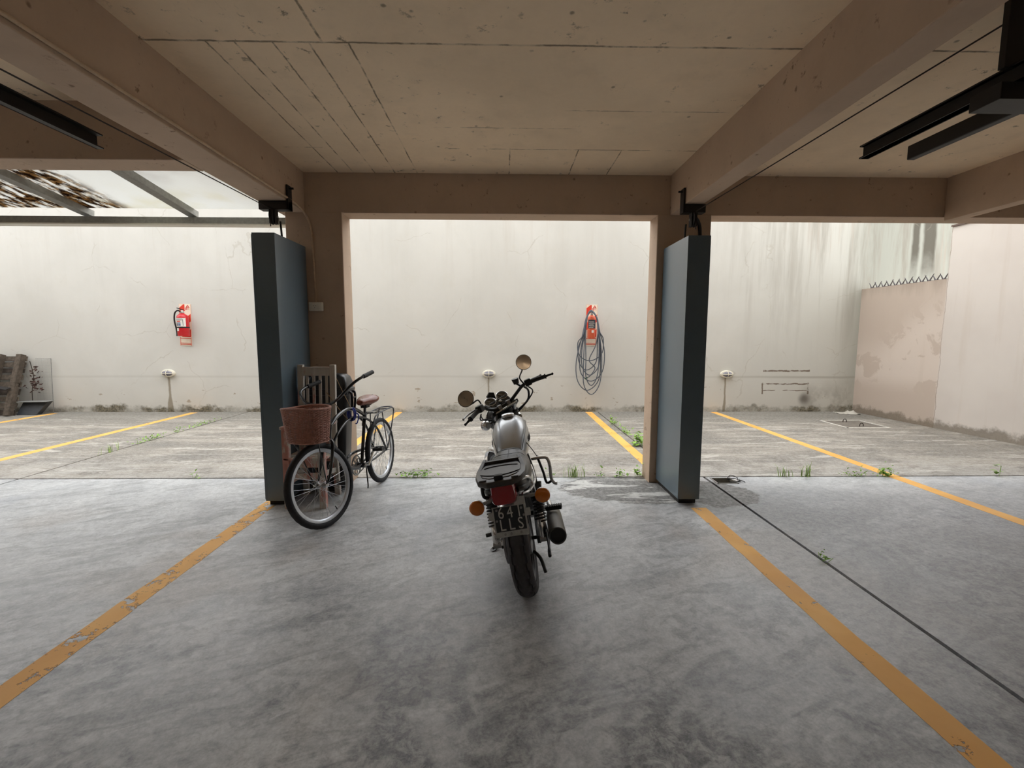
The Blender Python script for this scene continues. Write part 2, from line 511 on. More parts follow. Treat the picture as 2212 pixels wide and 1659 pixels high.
    # moss and splash dirt along the ground
    hgt = t.m('ADD', t.m('MULTIPLY', t.noise(4.5, 5, 0.7), 0.34), t.m('MULTIPLY', t.noise(0.8, 2), 0.14))
    hgt = t.m('SUBTRACT', hgt, 0.125)
    moss = t.m('MULTIPLY', t.ss(t.m('SUBTRACT', z, hgt), 0.03, -0.05), t.m('ADD', 0.25, t.m('MULTIPLY', t.ss(t.noise(1.6, 5, 0.65), 0.38, 0.6), 0.75)))
    col = t.mix(t.m('MULTIPLY', moss, 0.9), col, t.mix(t.ss(fine, 0.4, 0.6), s2l(72, 66, 48), s2l(122, 112, 90)))
    t.bump(mid, 0.25, 0.012)
    return t.done(col, 0.9, 0, 0.2)

def mat_wall_right():
    t = NT('pink_rendered_wall')
    x, y, z = t.xyz()
    big = t.noise(0.5, 4, 0.6); mid = t.noise(2.4, 5, 0.6, dist=0.4); fine = t.noise(30, 5, 0.6)
    col = t.mix(t.ss(big, 0.35, 0.65), s2l(202, 193, 185), s2l(210, 202, 194))
    low = t.ss(y, 7.27, 7.31)
    blob = t.ss(t.noise(2.6, 5, 0.6, dist=0.5), 0.44, 0.50)
    blob = t.m('MULTIPLY', blob, t.m('MULTIPLY', t.ss(z, 0.45, 0.85), t.ss(t.m('ADD', z, t.m('MULTIPLY', t.ss(y, 7.4, 8.6), 0.7)), 2.35, 1.6)))
    lowc = t.mix(t.m('MULTIPLY', blob, 0.75), s2l(188, 173, 160), s2l(210, 197, 186))
    top = t.m('MULTIPLY', t.ss(t.m('ADD', z, t.m('MULTIPLY', t.noise(7, 3, 0.6, stretch=(1, 1, 0.15)), 0.5)), 2.42, 2.8), 0.6)
    lowc = t.mix(top, lowc, s2l(150, 136, 122))
    col = t.mix(low, col, lowc)
    col = t.mix(t.m('MULTIPLY', t.line(t.m('ADD', y, t.m('MULTIPLY', t.m('SUBTRACT', t.noise(5, 5), 0.5), 0.07)), 7.29, 0.002, 0.005), 0.6), col, s2l(140, 124, 110))
    st = t.noise(3.2, 4, 0.6, stretch=(1, 2.0, 0.12))
    col = t.mix(t.m('MULTIPLY', t.ss(st, 0.52, 0.72), 0.25), col, s2l(190, 176, 162))
    hgt = t.m('SUBTRACT', t.m('ADD', t.m('MULTIPLY', t.noise(4.5, 5, 0.7), 0.34), t.m('MULTIPLY', t.noise(0.8, 2), 0.14)), 0.14)
    moss = t.ss(t.m('SUBTRACT', z, hgt), 0.05, -0.045)
    col = t.mix(t.m('MULTIPLY', moss, 0.75), col, t.mix(fine, s2l(86, 78, 64), s2l(132, 120, 104)))
    return t.done(col, 0.9, 0, 0.2)

def mat_concrete(name, base, dark, seams=False):
    t = NT(name)
    x, y, z = t.xyz()
    big = t.noise(0.9, 3, 0.6); mid = t.noise(4, 4, 0.6); fine = t.noise(30, 3, 0.65)
    col = t.mix(t.ss(big, 0.3, 0.7), tuple(c * 0.9 for c in base), tuple(min(1, c * 1.07) for c in base))
    col = t.mix(t.m('MULTIPLY', t.ss(mid, 0.48, 0.72), 0.32), col, tuple(c * 0.75 for c in base))
    spn = t.noise(10, 5, 0.75)
    spots = t.m('MULTIPLY', t.ss(spn, 0.60, 0.70), t.ss(big, 0.42, 0.56))
    col = t.mix(t.m('MULTIPLY', spots, 0.75), col, dark)
    pin = t.ss(t.m('ADD', t.voro(6.5), t.m('MULTIPLY', t.m('SUBTRACT', fine, 0.5), 0.10)), 0.11, 0.04)
    col = t.mix(t.m('MULTIPLY', t.m('MULTIPLY', pin, t.ss(mid, 0.46, 0.56)), 0.7), col, dark)
    if seams:
        wob = t.m('MULTIPLY', t.m('SUBTRACT', t.m('ADD', t.m('MULTIPLY', mid, 0.6), t.m('MULTIPLY', fine, 0.4)), 0.5), 0.024)
        xs = t.m('ADD', x, wob); ys = t.m('ADD', y, wob)
        brk = t.ss(t.m('ADD', t.m('MULTIPLY', mid, 0.65), t.m('MULTIPLY', spn, 0.35)), 0.43, 0.55)
        acc = None
        for sx in (-1.57, -1.42, -1.22, -1.03, -0.82):
            l = t.m('MULTIPLY', t.line(xs, sx, 0.0018, 0.006), t.band(y, 2.59, 4.5, 0.02))
            acc = l if acc is None else t.m('MAXIMUM', acc, l)
        for sx in (0.05, 0.62, 0.98):
            acc = t.m('MAXIMUM', acc, t.m('MULTIPLY', t.line(xs, sx, 0.0018, 0.006), t.band(y, 3.93, 4.5, 0.02)))
        acc = t.m('MAXIMUM', acc, t.m('MULTIPLY', t.line(xs, -0.96, 0.003, 0.007), t.band(y, 0.5, 2.57, 0.03)))
        acc = t.m('MAXIMUM', acc, t.m('MULTIPLY', t.line(xs, 0.30, 0.002, 0.006), t.band(y, 0.2, 1.9, 0.03)))
        acc = t.m('MULTIPLY', acc, t.m('ADD', t.m('MULTIPLY', brk, 0.9), 0.10))
        h = t.m('MULTIPLY', t.line(ys, 2.585, 0.003, 0.008), t.m('ADD', t.m('MULTIPLY', brk, 0.75), 0.25))
        h2 = t.m('MULTIPLY', t.m('MULTIPLY', t.line(ys, 3.93, 0.002, 0.006), t.m('MAXIMUM', t.band(x, -0.45, 1.62, 0.02), t.band(x, -1.8, -1.5, 0.02))), brk)
        h3 = t.m('MULTIPLY', t.m('MULTIPLY', t.line(ys, 3.55, 0.002, 0.006), t.band(x, -0.5, 0.45, 0.1)), t.m('MULTIPLY', brk, 0.7))
        h4 = t.m('MULTIPLY', t.m('MULTIPLY', t.line(ys, 3.28, 0.002, 0.006), t.band(x, 0.5, 1.5, 0.1)), t.m('MULTIPLY', brk, 0.7))
        acc = t.m('MAXIMUM', acc, t.m('MAXIMUM', h, t.m('MAXIMUM', h2, t.m('MAXIMUM', h3, h4))))
        scr = t.m('MULTIPLY', t.ss(t.noise(26, 4, 0.7, stretch=(1.6, 0.35, 1)), 0.64, 0.72), t.m('MULTIPLY', t.band(x, -1.5, -1.2, 0.08), t.band(y, 2.5, 3.7, 0.3)))
        acc = t.m('MAXIMUM', acc, t.m('MULTIPLY', scr, 0.7))
        col = t.mix(t.m('MULTIPLY', acc, 0.85), col, dark)
    col = t.mix(0.12, col, t.mix(fine, tuple(c * 0.6 for c in base), tuple(min(1, c * 1.3) for c in base)))
    return t.done(col, 0.88, 0, 0.2)

M = {}
M['floor'] = mat_floor()
M['wall_back'] = mat_wall_back()
M['wall_right'] = mat_wall_right()
CONC = s2l(237, 213, 183)
M['ceiling'] = mat_concrete('board_marked_concrete', CONC, s2l(74, 58, 44), True)
M['beam'] = mat_concrete('painted_concrete', s2l(196, 172, 150), s2l(92, 70, 52))
M['facade'] = mat_concrete('grey_facade_render', s2l(190, 185, 176), s2l(120, 112, 100))
M['dark_wall'] = mat_concrete('dark_grey_concrete', s2l(96, 90, 84), s2l(60, 55, 50))
M['dark_soil'] = plain('joint_dirt', s2l(38, 34, 28), 0.95, bump=0.5)

# ================================================================ SETTING: geometry
def struct(name, mb, mat, label, parent=None, bevel=0.0):
    o = mb.build(name, mat, parent, bevel=bevel, smooth=False)
    if parent is None:
        tag(o, label, None, None, 'structure')
    return o

# floor: a bed of dirt with cast slabs on it, open joints between
floor = struct('floor', MB().box(-12.5, 10.5, -9.0, 9.4, -0.30, -0.085), M['dark_soil'], 'grey weathered concrete floor of the covered parking and yard')
GAP = 0.011
def slab(rects, wl=GAP):
    mb = MB()
    for (x0, x1, y0, y1) in rects:
        mb.box(x0, x1, y0, y1, -0.12, 0.0)
    return mb.build('concrete_slab', M['floor'], floor, smooth=False)
slab([(-12.5, -5.04 - GAP, -9.0, YJ - GAP)])
slab([(-5.04 + GAP, 2.135 - 0.013, -9.0, YJ - GAP)])
PX0, PX1, PY0, PY1 = 2.18, 2.40, 4.45, 4.64
slab([(2.135 + 0.013, PX0, -9.0, YJ - GAP), (PX1, 10.5, -9.0, YJ - GAP), (PX0, PX1, -9.0, PY0), (PX0, PX1, PY1, YJ - GAP)])
slab([(-12.5, -5.04 - GAP, YJ + GAP, 9.2)])
slab([(-5.04 + GAP, 1.875 - GAP, YJ + GAP, 9.2)])
MX0, MX1, MY0, MY1 = 5.68, 6.42, 7.28, 7.96
slab([(1.875 + GAP, MX0, YJ + GAP, 9.2), (MX1, 6.69, YJ + GAP, 9.2), (MX0, MX1, YJ + GAP, MY0), (MX0, MX1, MY1, 9.2)])
slab([(6.70, 10.5, YJ + GAP, 9.2)])

# walls
struct('wall_back', MB().box(-12.5, 10.5, YW, YW + 0.25, -0.1, 3.9), M['wall_back'], 'tall cream rendered yard wall with stains and moss at the foot')
def wall_right():
    mb = MB()
    # slightly skew plan: from (7.03, 8.93) to (7.30, 4.7) and on
    def quadbox(ya, yb, xa, xb, z1, th=0.22):
        mb.add([(xa, ya, -.1), (xb, yb, -.1), (xb + th, yb, -.1), (xa + th, ya, -.1), (xa, ya, z1), (xb, yb, z1), (xb + th, yb, z1), (xa + th, ya, z1)],
               [(0, 1, 2, 3), (4, 7, 6, 5), (0, 4, 5, 1), (1, 5, 6, 2), (2, 6, 7, 3), (3, 7, 4, 0)])
    quadbox(7.29, 8.94, 7.125, 7.035, 2.43)
    quadbox(-9.0, 7.29, 8.18, 7.125, 3.235)
    return mb
struct('wall_right', wall_right(), M['wall_right'], 'pinkish rendered side wall with a lower blotchy stretch in the corner')
cap = MB().add([(7.10, 7.29, 3.235), (7.10, 4.0, 3.235), (7.40, 4.0, 3.235), (7.40, 7.29, 3.235), (7.10, 7.29, 3.262), (7.10, 4.0, 3.262), (7.40, 4.0, 3.262), (7.40, 7.29, 3.262)],
               [(0, 1, 2, 3), (4, 7, 6, 5), (0, 4, 5, 1), (1, 5, 6, 2), (2, 6, 7, 3), (3, 7, 4, 0)])
cap.xf(Matrix.Translation((0.0, 0, 0)))
M['flashing'] = plain('brown_metal_flashing', s2l(92, 74, 64), 0.5, 0.3)
cap.v = [Vector((p.x + (7.29 - p.y) * 0.0648, p.y, p.z)) for p in cap.v]
struct('trim_1', cap, M['flashing'], 'thin brown metal coping on the tall side wall')
struct('wall_left', MB().box(-12.7, -12.5, -9.0, 9.2, -0.1, 3.9), M['wall_right'], 'rendered wall closing the parking on the left')
BACKW = [(-12.5, 8.6, 0, ZS)]
wb = MB()
for x0, x1, z0, z1 in BACKW:
    wb.box(x0, x1, -9.2, -9.0, z0 - 0.1, z1)
struct('wall_front', wb, M['dark_wall'], 'dark rear wall of the parking behind the viewer')

# ceiling slab and beams (children); unseen light well added behind the viewer to brighten the near floor
ADDED_WELL0, ADDED_WELL1 = -2.4, -2.95
ceiling = struct('ceiling', MB().box(-2.15, 10.5, ADDED_WELL0, 4.74, ZS, ZS + 0.22).box(-12.5, -2.15, ADDED_WELL0, 3.43, ZS, ZS + 0.22).box(-12.5, 10.5, -9.2, ADDED_WELL1, ZS, ZS + 0.22), M['ceiling'], 'brownish board-marked concrete slab over the parking')
def beam(x0, x1, y0, y1, z0=ZB, bev=0.006):
    return MB().box(x0, x1, y0, y1, z0, ZS + 0.01).build('beam', M['beam'], ceiling, bevel=bev, smooth=False)
beam(-2.147, -1.893, -2.4, 4.50)             # left long beam
beam(1.605, 1.768, -2.4, 4.50)               # right long beam
beam(4.30, 4.43, -2.4, 4.50, 2.62)           # far right long beam
beam(-2.147, 10.4, 4.502, 4.74)              # edge beam
beam(-12.5, -2.15, 3.22, 3.432)              # edge beam of the set-back bay
struct('wall_upper', MB().box(-2.15, 10.5, 4.52, 4.74, ZS + 0.22, 7.0).box(-12.5, -2.15, 3.2, 3.43, ZS + 0.22, 7.0), M['facade'], 'upper facade of the building above the edge beam')

def pillar(x0, x1, label):
    o = MB().box(x0, x1, 4.50, 4.735, -0.05, ZB + 0.01).build('pillar', M['beam'], None, bevel=0.008, smooth=False)
    tag(o, label, None, None, 'structure')
pillar(-2.085, -1.547, 'brown concrete pillar behind the bicycle and wooden chair')
pillar(1.488, 2.012, 'concrete pillar behind the right grey counterweight box')

# painted parking lines
def mat_line():
    t = NT('worn_yellow_road_paint')
    x, y, z = t.xyz()
    nz = t.noise(7, 5, 0.68); fine = t.noise(40, 4, 0.6)
    col = t.mix(t.ss(t.noise(2.5, 4), 0.3, 0.7), s2l(228, 168, 80), s2l(242, 188, 104))
    near = t.m('MULTIPLY', t.ss(y, 4.7, 4.4), t.ss(t.noise(1.1, 3), 0.35, 0.62))
    col = t.mix(t.m('MULTIPLY', near, 0.4), col, s2l(214, 166, 112))
    thr = t.m('ADD', nz, t.m('MULTIPLY', t.m('SUBTRACT', fine, 0.5), 0.25))
    wear = t.ss(thr, 0.63, 0.67)
    leftn = t.m('MULTIPLY', t.ss(x, -1.0, -1.9), t.ss(y, 4.6, 4.2))
    wear = t.m('MAXIMUM', wear, t.m('MULTIPLY', leftn, t.ss(thr, 0.53, 0.58)))
    tr = t.n('ShaderNodeBsdfTransparent'); mx = t.n('ShaderNodeMixShader')
    t.link(wear, mx.inputs[0]); t.link(t.p.outputs[0], mx.inputs[1]); t.link(tr.outputs[0], mx.inputs[2]); t.link(mx.outputs[0], t.out.inputs[0])
    return t.done(col, 0.6, 0, 0.3)
M['line'] = mat_line()
def line(x0, x1, y0, y1, label):
    mb = MB(); n = max(2, int((y1 - y0) / 0.12))
    vs_ = []
    for i in range(n + 1):
        yy = y0 + (y1 - y0) * i / n
        a = mnoise.noise(Vector((x0 * 3, yy * 5, 0))) * 0.008; b = mnoise.noise(Vector((x1 * 3 + 9, yy * 5, 0))) * 0.008
        vs_ += [(x0 + a, yy, 0.0012), (x1 + b, yy, 0.0012), (x1 + b, yy, 0.0002), (x0 + a, yy, 0.0002)]
    fs = []
    for i in range(n):
        o = i * 4
        for a, b in ((0, 1), (1, 2), (2, 3), (3, 0)):
            fs.append((o + a, o + b, o + 4 + b, o + 4 + a))
    fs += [(0, 3, 2, 1), (n * 4, n * 4 + 1, n * 4 + 2, n * 4 + 3)]
    mb.add(vs_, fs)
    o = mb.build('parking_line', M['line'], None, smooth=False)
    tag(o, label, 'parking line', 'painted parking lines')
line(1.635, 1.765, 0.2, 3.80, 'yellow floor line in front of the right grey counterweight box')
line(-2.14, -2.01, 0.2, 4.02, 'worn yellow floor line in front of the left grey counterweight box')
line(1.625, 1.755, 4.78, 8.90, 'yellow yard line running back between motorcycle and right pillar')
line(-2.13, -2.00, 4.78, 8.90, 'yellow yard line seen behind the bicycle wheel')
line(4.13, 4.26, 0.6, 8.88, 'yellow line crossing the floor at the far right')
line(-6.10, -5.97, 4.8, 8.86, 'yellow yard line below the left fire extinguisher')
line(-8.70, -8.57, 4.8, 8.78, 'yellow yard line ending beside the leaning pallet')
# ================================================================ MATERIALS for things
M['blk_metal'] = plain('black_painted_steel', s2l(34, 30, 28), 0.55, 0.0, 0.4)
M['alu'] = plain('grey_painted_steel', s2l(150, 148, 140), 0.5, 0.0, 0.4)
M['conduit'] = plain('painted_conduit', s2l(196, 170, 142), 0.7)
M['white_plastic'] = plain('aged_white_plastic', s2l(226, 220, 204), 0.45, var=0.05)
M['cable'] = plain('dark_steel_cable', s2l(52, 40, 34), 0.6, 0.2)
M['leaf'] = plain('weed_leaf', s2l(140, 180, 76), 0.6, var=0.35, scale=14)
M['grass'] = plain('grass_blade', s2l(160, 186, 104), 0.6, var=0.35, scale=20)

def mat_box_paint():
    t = NT('blue_grey_sheet_metal_paint')
    x, y, z = t.xyz()
    nz = t.noise(3, 5, 0.6); fine = t.noise(40, 4, 0.6)
    col = t.mix(nz, s2l(76, 94, 105), s2l(88, 106, 117))
    scr = t.m('MULTIPLY', t.ss(t.noise(9, 5, 0.7, stretch=(1, 1, 0.25)), 0.68, 0.72), t.ss(z, 1.6, 0.2))
    col = t.mix(t.m('MULTIPLY', scr, 0.45), col, s2l(120, 130, 134))
    col = t.mix(t.m('MULTIPLY', t.ss(t.voro(11), 0.05, 0.03), t.ss(nz, 0.5, 0.6)), col, s2l(58, 55, 52))
    t.bump(fine, 0.08, 0.002)
    t.p.inputs['Coat Weight'].default_value = .35; t.p.inputs['Coat Roughness'].default_value = .3
    return t.done(col, 0.33, 0, 0.9)
M['box_paint'] = mat_box_paint()

# ================================================================ counterweight boxes, brackets, pulleys, cables
def counterweight(x0, x1, label):
    e = empty('counterweight_box', ((x0 + x1) / 2, 4.185, 0.0), label=label, cat='counterweight', group='counterweight boxes')
    w = (x1 - x0) / 2
    MB().box(-w, w, -0.295, 0.30, 0.045, 2.335).build('casing', M['box_paint'], e, bevel=0.004, smooth=False)
    MB().box(-w - 0.0015, -w + 0.02, -0.2965, -0.2945, 0.06, 2.32).build('seam_strip', M['box_paint'], e, smooth=False)
    MB().box(-w + 0.02, w - 0.02, -0.26, 0.26, 0.0, 0.046).build('foot', M['blk_metal'], e, smooth=False)
    MB().tube([(0, 0.04, 2.33), (0, 0.03, 2.42), (0, 0.02, 2.5)], 0.009, 8).build('lifting_eye', M['blk_metal'], e)
    return e
counterweight(-2.085, -1.895, 'tall blue-grey steel counterweight box beside the bicycle')
counterweight(1.552, 1.745, 'tall blue-grey steel counterweight box against the right pillar')

def bracket(x0, x1, leg_x, px, pz, label, leg_side):
    """Angle iron clamped under a beam with a pulley hung below."""
    yb = 4.15
    e = empty('pulley_bracket', (px, yb, ZB), label=label, cat='bracket', group='pulley brackets')
    L = lambda p: (p[0] - px, p[1] - yb, p[2] - ZB)
    mb = MB().box(x0 - px, x1 - px, -0.035, 0.045, -0.075, -0.002)
    mb.build('angle_iron', M['blk_metal'], e, bevel=0.003, smooth=False)
    mb = MB()
    a, b = sorted((leg_x - px, leg_x - px + 0.016 * leg_side))
    mb.box(a, b, -0.035, 0.045, -0.075, 0.135)
    mb.build('upright', M['blk_metal'], e, bevel=0.002, smooth=False)
    bx = leg_x - px + 0.016 * leg_side
    MB().cyl((bx, 0.0, 0.11), (bx + 0.035 * leg_side, 0.0, 0.11), 0.009, 8).build('bolt', M['blk_metal'], e)
    mb = MB()
    for s in (-1, 1):
        mb.box(s * 0.022 - 0.004, s * 0.022 + 0.004, -0.032, 0.032, -0.19, -0.07)
    mb.build('fork', M['blk_metal'], e, bevel=0.002, smooth=False)
    MB().lathe([(0.0, -0.014), (0.062, -0.014), (0.066, -0.012), (0.054, 0), (0.066, 0.012), (0.062, 0.014), (0, 0.014)], (0, 0, pz - ZB), (1, 0, 0), 24).build('pulley_wheel', M['blk_metal'], e)
    MB().cyl((-0.034, 0, pz - ZB), (0.034, 0, pz - ZB), 0.010, 8).build('axle', M['alu'], e)
    return e
bracket(-2.13, -1.872, -1.888, -2.02, 2.525, 'black angle iron pulley bracket under the left long beam', 1)
bracket(1.585, 1.785, 1.60, 1.69, 2.525, 'black angle iron pulley bracket under the right long beam', -1)

def cable(pts, label):
    o = MB().tube(pts, 0.0042, 6).build('steel_cable', M['cable'])
    tag(o, label, 'cable', 'gate cables')
cable([(-2.02, 4.088, 2.43), (-2.02, 4.092, 2.54), (-2.02, 4.11, 2.575), (-2.02, 4.15, 2.582), (-2.06, 2.5, 2.575), (-2.10, 0.9, 2.565)], 'thin cable from the left pulley along the left beam')
cable([(1.69, 4.088, 2.43), (1.69, 4.092, 2.54), (1.69, 4.11, 2.575), (1.69, 4.15, 2.586), (2.265, 2.16, 2.895)], 'thin cable from the right pulley up to the gate hanger')

# gate rails
def chan(mb, x, y0, y1, z0, z1, w, flip=1):
    """C channel running along y: web and two flanges."""
    th = 0.008
    mb.box(min(x, x + flip * th), max(x, x + flip * th), y0, y1, z0, z1)
    mb.box(min(x, x + flip * w), max(x, x + flip * w), y0, y1, z1 - th, z1)
    mb.box(min(x, x + flip * w), max(x, x + flip * w), y0, y1, z0, z0 + th)
    return mb
e = empty('gate_rail', (-2.53, 3.0, 2.68), label='black steel channel rail hanging in the left bay', cat='rail')
chan(MB(), 0.0, -4.0, 0.0, -0.045, 0.04, 0.045).build('channel', M['blk_metal'], e, smooth=False)
MB().box(-0.02, 0.05, -2.6, -2.52, 0.035, ZS - 2.68).build('hanger', M['blk_metal'], e, smooth=False)
e = empty('overhead_gate', (2.30, 3.0, 2.66), label='black steel overhead gate gear with two rails in the right bay', cat='gate gear')
chan(MB(), 0.02, -4.0, 0.0, -0.04, 0.04, -0.04, 1).build('channel', M['blk_metal'], e, smooth=False)
mb = MB()
mb.box(-0.025, 0.035, -4.0, 0.0, 0.032, 0.04).box(-0.025, 0.035, -4.0, 0.0, -0.04, -0.032).box(0.0, 0.008, -4.0, 0.0, -0.04, 0.04)
mb.build('top_rail', M['blk_metal'], e, smooth=False)
MB().box(0.285, 0.335, -4.0, 0.0, -0.045, 0.042).build('lower_rail', M['blk_metal'], e, bevel=0.006, smooth=False)
MB().box(-0.09, 1.6, -0.90, -0.76, -0.118, -0.045).build('cross_channel', M['blk_metal'], e, bevel=0.002, smooth=False)
MB().box(-0.055, 0.20, -0.87, -0.84, 0.03, ZS - 2.66).build('hanger_plate', M['blk_metal'], e, bevel=0.002, smooth=False)

# ================================================================ canopy over the set-back bay
def mat_poly():
    t = NT('dirty_polycarbonate_sheet')
    x, y, z = t.xyz()
    flute = t.m('SINE', t.m('MULTIPLY', x, 2 * PI / 0.012))
    d1 = t.noise(16, 5, 0.7, stretch=(1.0, 0.28, 1), dist=0.3)
    # leaf litter washed down two of the sheets
    zone = t.m('MAXIMUM', t.ss(t.m('ADD', x, t.m('MULTIPLY', t.noise(2, 3), 0.5)), -3.75, -3.95), t.m('MULTIPLY', t.band(x, -4.02, -3.74, 0.22), t.ss(y, 3.4, 3.9)))
    lit = t.m('MULTIPLY', t.ss(d1, 0.44, 0.54), zone)
    low = t.m('MULTIPLY', t.ss(t.noise(3, 4), 0.4, 0.65), t.ss(y, 4.0, 4.5))
    grey = t.m('MULTIPLY', t.m('MULTIPLY', t.band(x, -2.98, -2.2, 0.1), t.ss(y, 4.5, 3.6)), t.ss(t.noise(2.0, 5), 0.3, 0.7))
    col = t.mix(t.m('MULTIPLY', low, 0.5), (0.70, 0.70, 0.68), (0.62, 0.585, 0.46))
    col = t.mix(t.m('MULTIPLY', grey, 0.8), col, (0.42, 0.40, 0.39))
    col = t.mix(lit, col, t.mix(t.ss(t.noise(22, 3), 0.45, 0.6), (.05, .03, .02), (.30, .20, .10)))
    tl = t.n('ShaderNodeBsdfTranslucent'); t.setin(tl.inputs[0], col)
    df = t.n('ShaderNodeBsdfDiffuse'); t.setin(df.inputs[0], col)
    tr = t.n('ShaderNodeBsdfTransparent'); t.setin(tr.inputs[0], col)
    m1 = t.n('ShaderNodeMixShader'); m1.inputs[0].default_value = 0.25
    t.link(tl.outputs[0], m1.inputs[1]); t.link(df.outputs[0], m1.inputs[2])
    m2 = t.n('ShaderNodeMixShader')
    t.setin(m2.inputs[0], t.m('ADD', 0.07, t.m('MULTIPLY', flute, 0.03)))
    t.link(m1.outputs[0], m2.inputs[1]); t.link(tr.outputs[0], m2.inputs[2]); t.link(m2.outputs[0], t.out.inputs[0])
    return t.mat
M['poly'] = mat_poly()
can = empty('canopy', (-5.0, 4.6, 2.6), label='lean-to canopy of grey rafters and dirty translucent sheets in the left bay', cat='canopy')
SL = 0.145
def cz(y): return 2.635 + (4.6 - y) * SL        # underside of rafters
for rx in (-3.02, -4.02, -5.03, -6.04, -7.05, -8.06, -9.07, -10.08):
    a = Vector((rx + 5.0, 3.40 - 4.6, cz(3.40) + 0.03 - 2.6)); b = Vector((rx + 5.0, 0.03, cz(4.63) + 0.03 - 2.6))
    MB().bar(a, b, 0.085, 0.06).build('rafter', M['alu'], can, bevel=0.003, smooth=False)
edges = [-2.10, -3.02, -4.02, -5.03, -6.04, -7.05, -8.06, -9.07, -10.08]
for i in range(len(edges) - 1):
    a, b = edges[i + 1] + 5.0 + 0.004, edges[i] + 5.0 - 0.004
    z0, z1 = cz(3.40) + 0.065 - 2.6, cz(4.58) + 0.065 - 2.6
    MB().add([(a, -1.20, z0), (b, -1.20, z0), (b, -0.02, z1), (a, -0.02, z1), (a, -1.20, z0 + .008), (b, -1.20, z0 + .008), (b, -0.02, z1 + .008), (a, -0.02, z1 + .008)],
             [(0, 3, 2, 1), (4, 5, 6, 7), (0, 1, 5, 4), (1, 2, 6, 5), (2, 3, 7, 6), (3, 0, 4, 7)]).build('translucent_sheet', M['poly'], can, smooth=False)
MB().box(-7.4, 2.885, -0.03, 0.05, -0.04, 0.025).build('edge_tube', M['alu'], can, bevel=0.003, smooth=False)
MB().box(-7.4, 2.885, -0.045, 0.06, -0.052, -0.040).build('drip_edge', M['white_plastic'], can, smooth=False)

# ================================================================ conduits and socket
def conduit(pts, r, name, label, mat='conduit', k=4):
    o = MB().tube(pts, r, 10, k=k).build(name, M[mat])
    tag(o, label, 'conduit')
conduit([(-1.882, -2.0, 2.685), (-1.882, 2.0, 2.685), (-1.882, 4.0, 2.682), (-1.880, 4.32, 2.672), (-1.872, 4.45, 2.63), (-1.845, 4.487, 2.55), (-1.832, 4.489, 2.44), (-1.826, 4.489, 2.2), (-1.818, 4.489, 1.815)], 0.010, 'conduit',
        'painted conduit along the left beam and down to the wall socket')
conduit([(1.83, 4.44, 2.62), (1.875, 4.47, 2.58), (1.90, 4.487, 2.5), (1.90, 4.487, 2.3), (1.90, 4.487, 1.2)], 0.016, 'conduit', 'dark conduit bending down behind the right counterweight box', 'blk_metal')
e = empty('wall_socket', (-1.815, 4.50, 1.77), label='white surface socket box on the left pillar', cat='socket')
MB().box(-0.066, 0.066, -0.042, 0.0, -0.042, 0.042).build('housing', M['white_plastic'], e, bevel=0.008, smooth=False)
MB().box(-0.044, 0.036, -0.046, -0.041, -0.027, 0.027).build('faceplate', M['white_plastic'], e, bevel=0.002, smooth=False)
mb = MB()
for sx, sz, an in ((-0.012, 0.006, 0.5), (0.010, 0.006, -0.5), (-0.001, -0.012, 0.0)):
    mb.cbox((sx - 0.003, -0.0462, sz), (0.003, 0.002, 0.010), Matrix.Rotation(an, 3, 'Y'))
mb.build('slots', M['blk_metal'], e, smooth=False)

# ================================================================ bulkhead lamps
M['lens'] = plain('grey_ribbed_lamp_glass', s2l(120, 118, 128), 0.25, 0, 0.6, var=0.3, scale=60)
def bulkhead(x, z, tilt, label):
    e = empty('bulkhead_lamp', (x, YW, z), (0, tilt, 0), label=label, cat='lamp', group='oval bulkhead lamps on the yard wall')
    def oval(a, b, y, n=28): return [Vector((a * math.cos(2 * PI * i / n), y, b * math.sin(2 * PI * i / n))) for i in range(n)]
    MB().loft([oval(.128, .075, 0), oval(.128, .075, -.035), oval(.12, .069, -.05), oval(.098, .052, -.056)]).build('body', M['white_plastic'], e)
    MB().loft([oval(.100, .054, -.045), oval(.094, .048, -.066), oval(.07, .034, -.08), oval(.03, .014, -.087)]).build('glass', M['lens'], e)
    MB().tube([(-.108, -.052, 0), (-.07, -.086, 0), (0, -.095, 0), (.07, -.086, 0), (.108, -.052, 0)], 0.0065, 8, k=3).build('guard_bar', M['white_plastic'], e)
    MB().tube([(0, -.052, -.06), (0, -.085, -.036), (0, -.095, 0), (0, -.085, .036), (0, -.052, .06)], 0.0065, 8, k=3).build('guard_bar', M['white_plastic'], e)
bulkhead(-6.515, 0.765, 0.04, 'white oval bulkhead lamp below the left fire extinguisher')
bulkhead(-0.29, 0.762, 0.0, 'white oval bulkhead lamp behind the motorcycle handlebars')
bulkhead(4.43, 0.757, 0.0, 'white oval bulkhead lamp right of the right pillar')

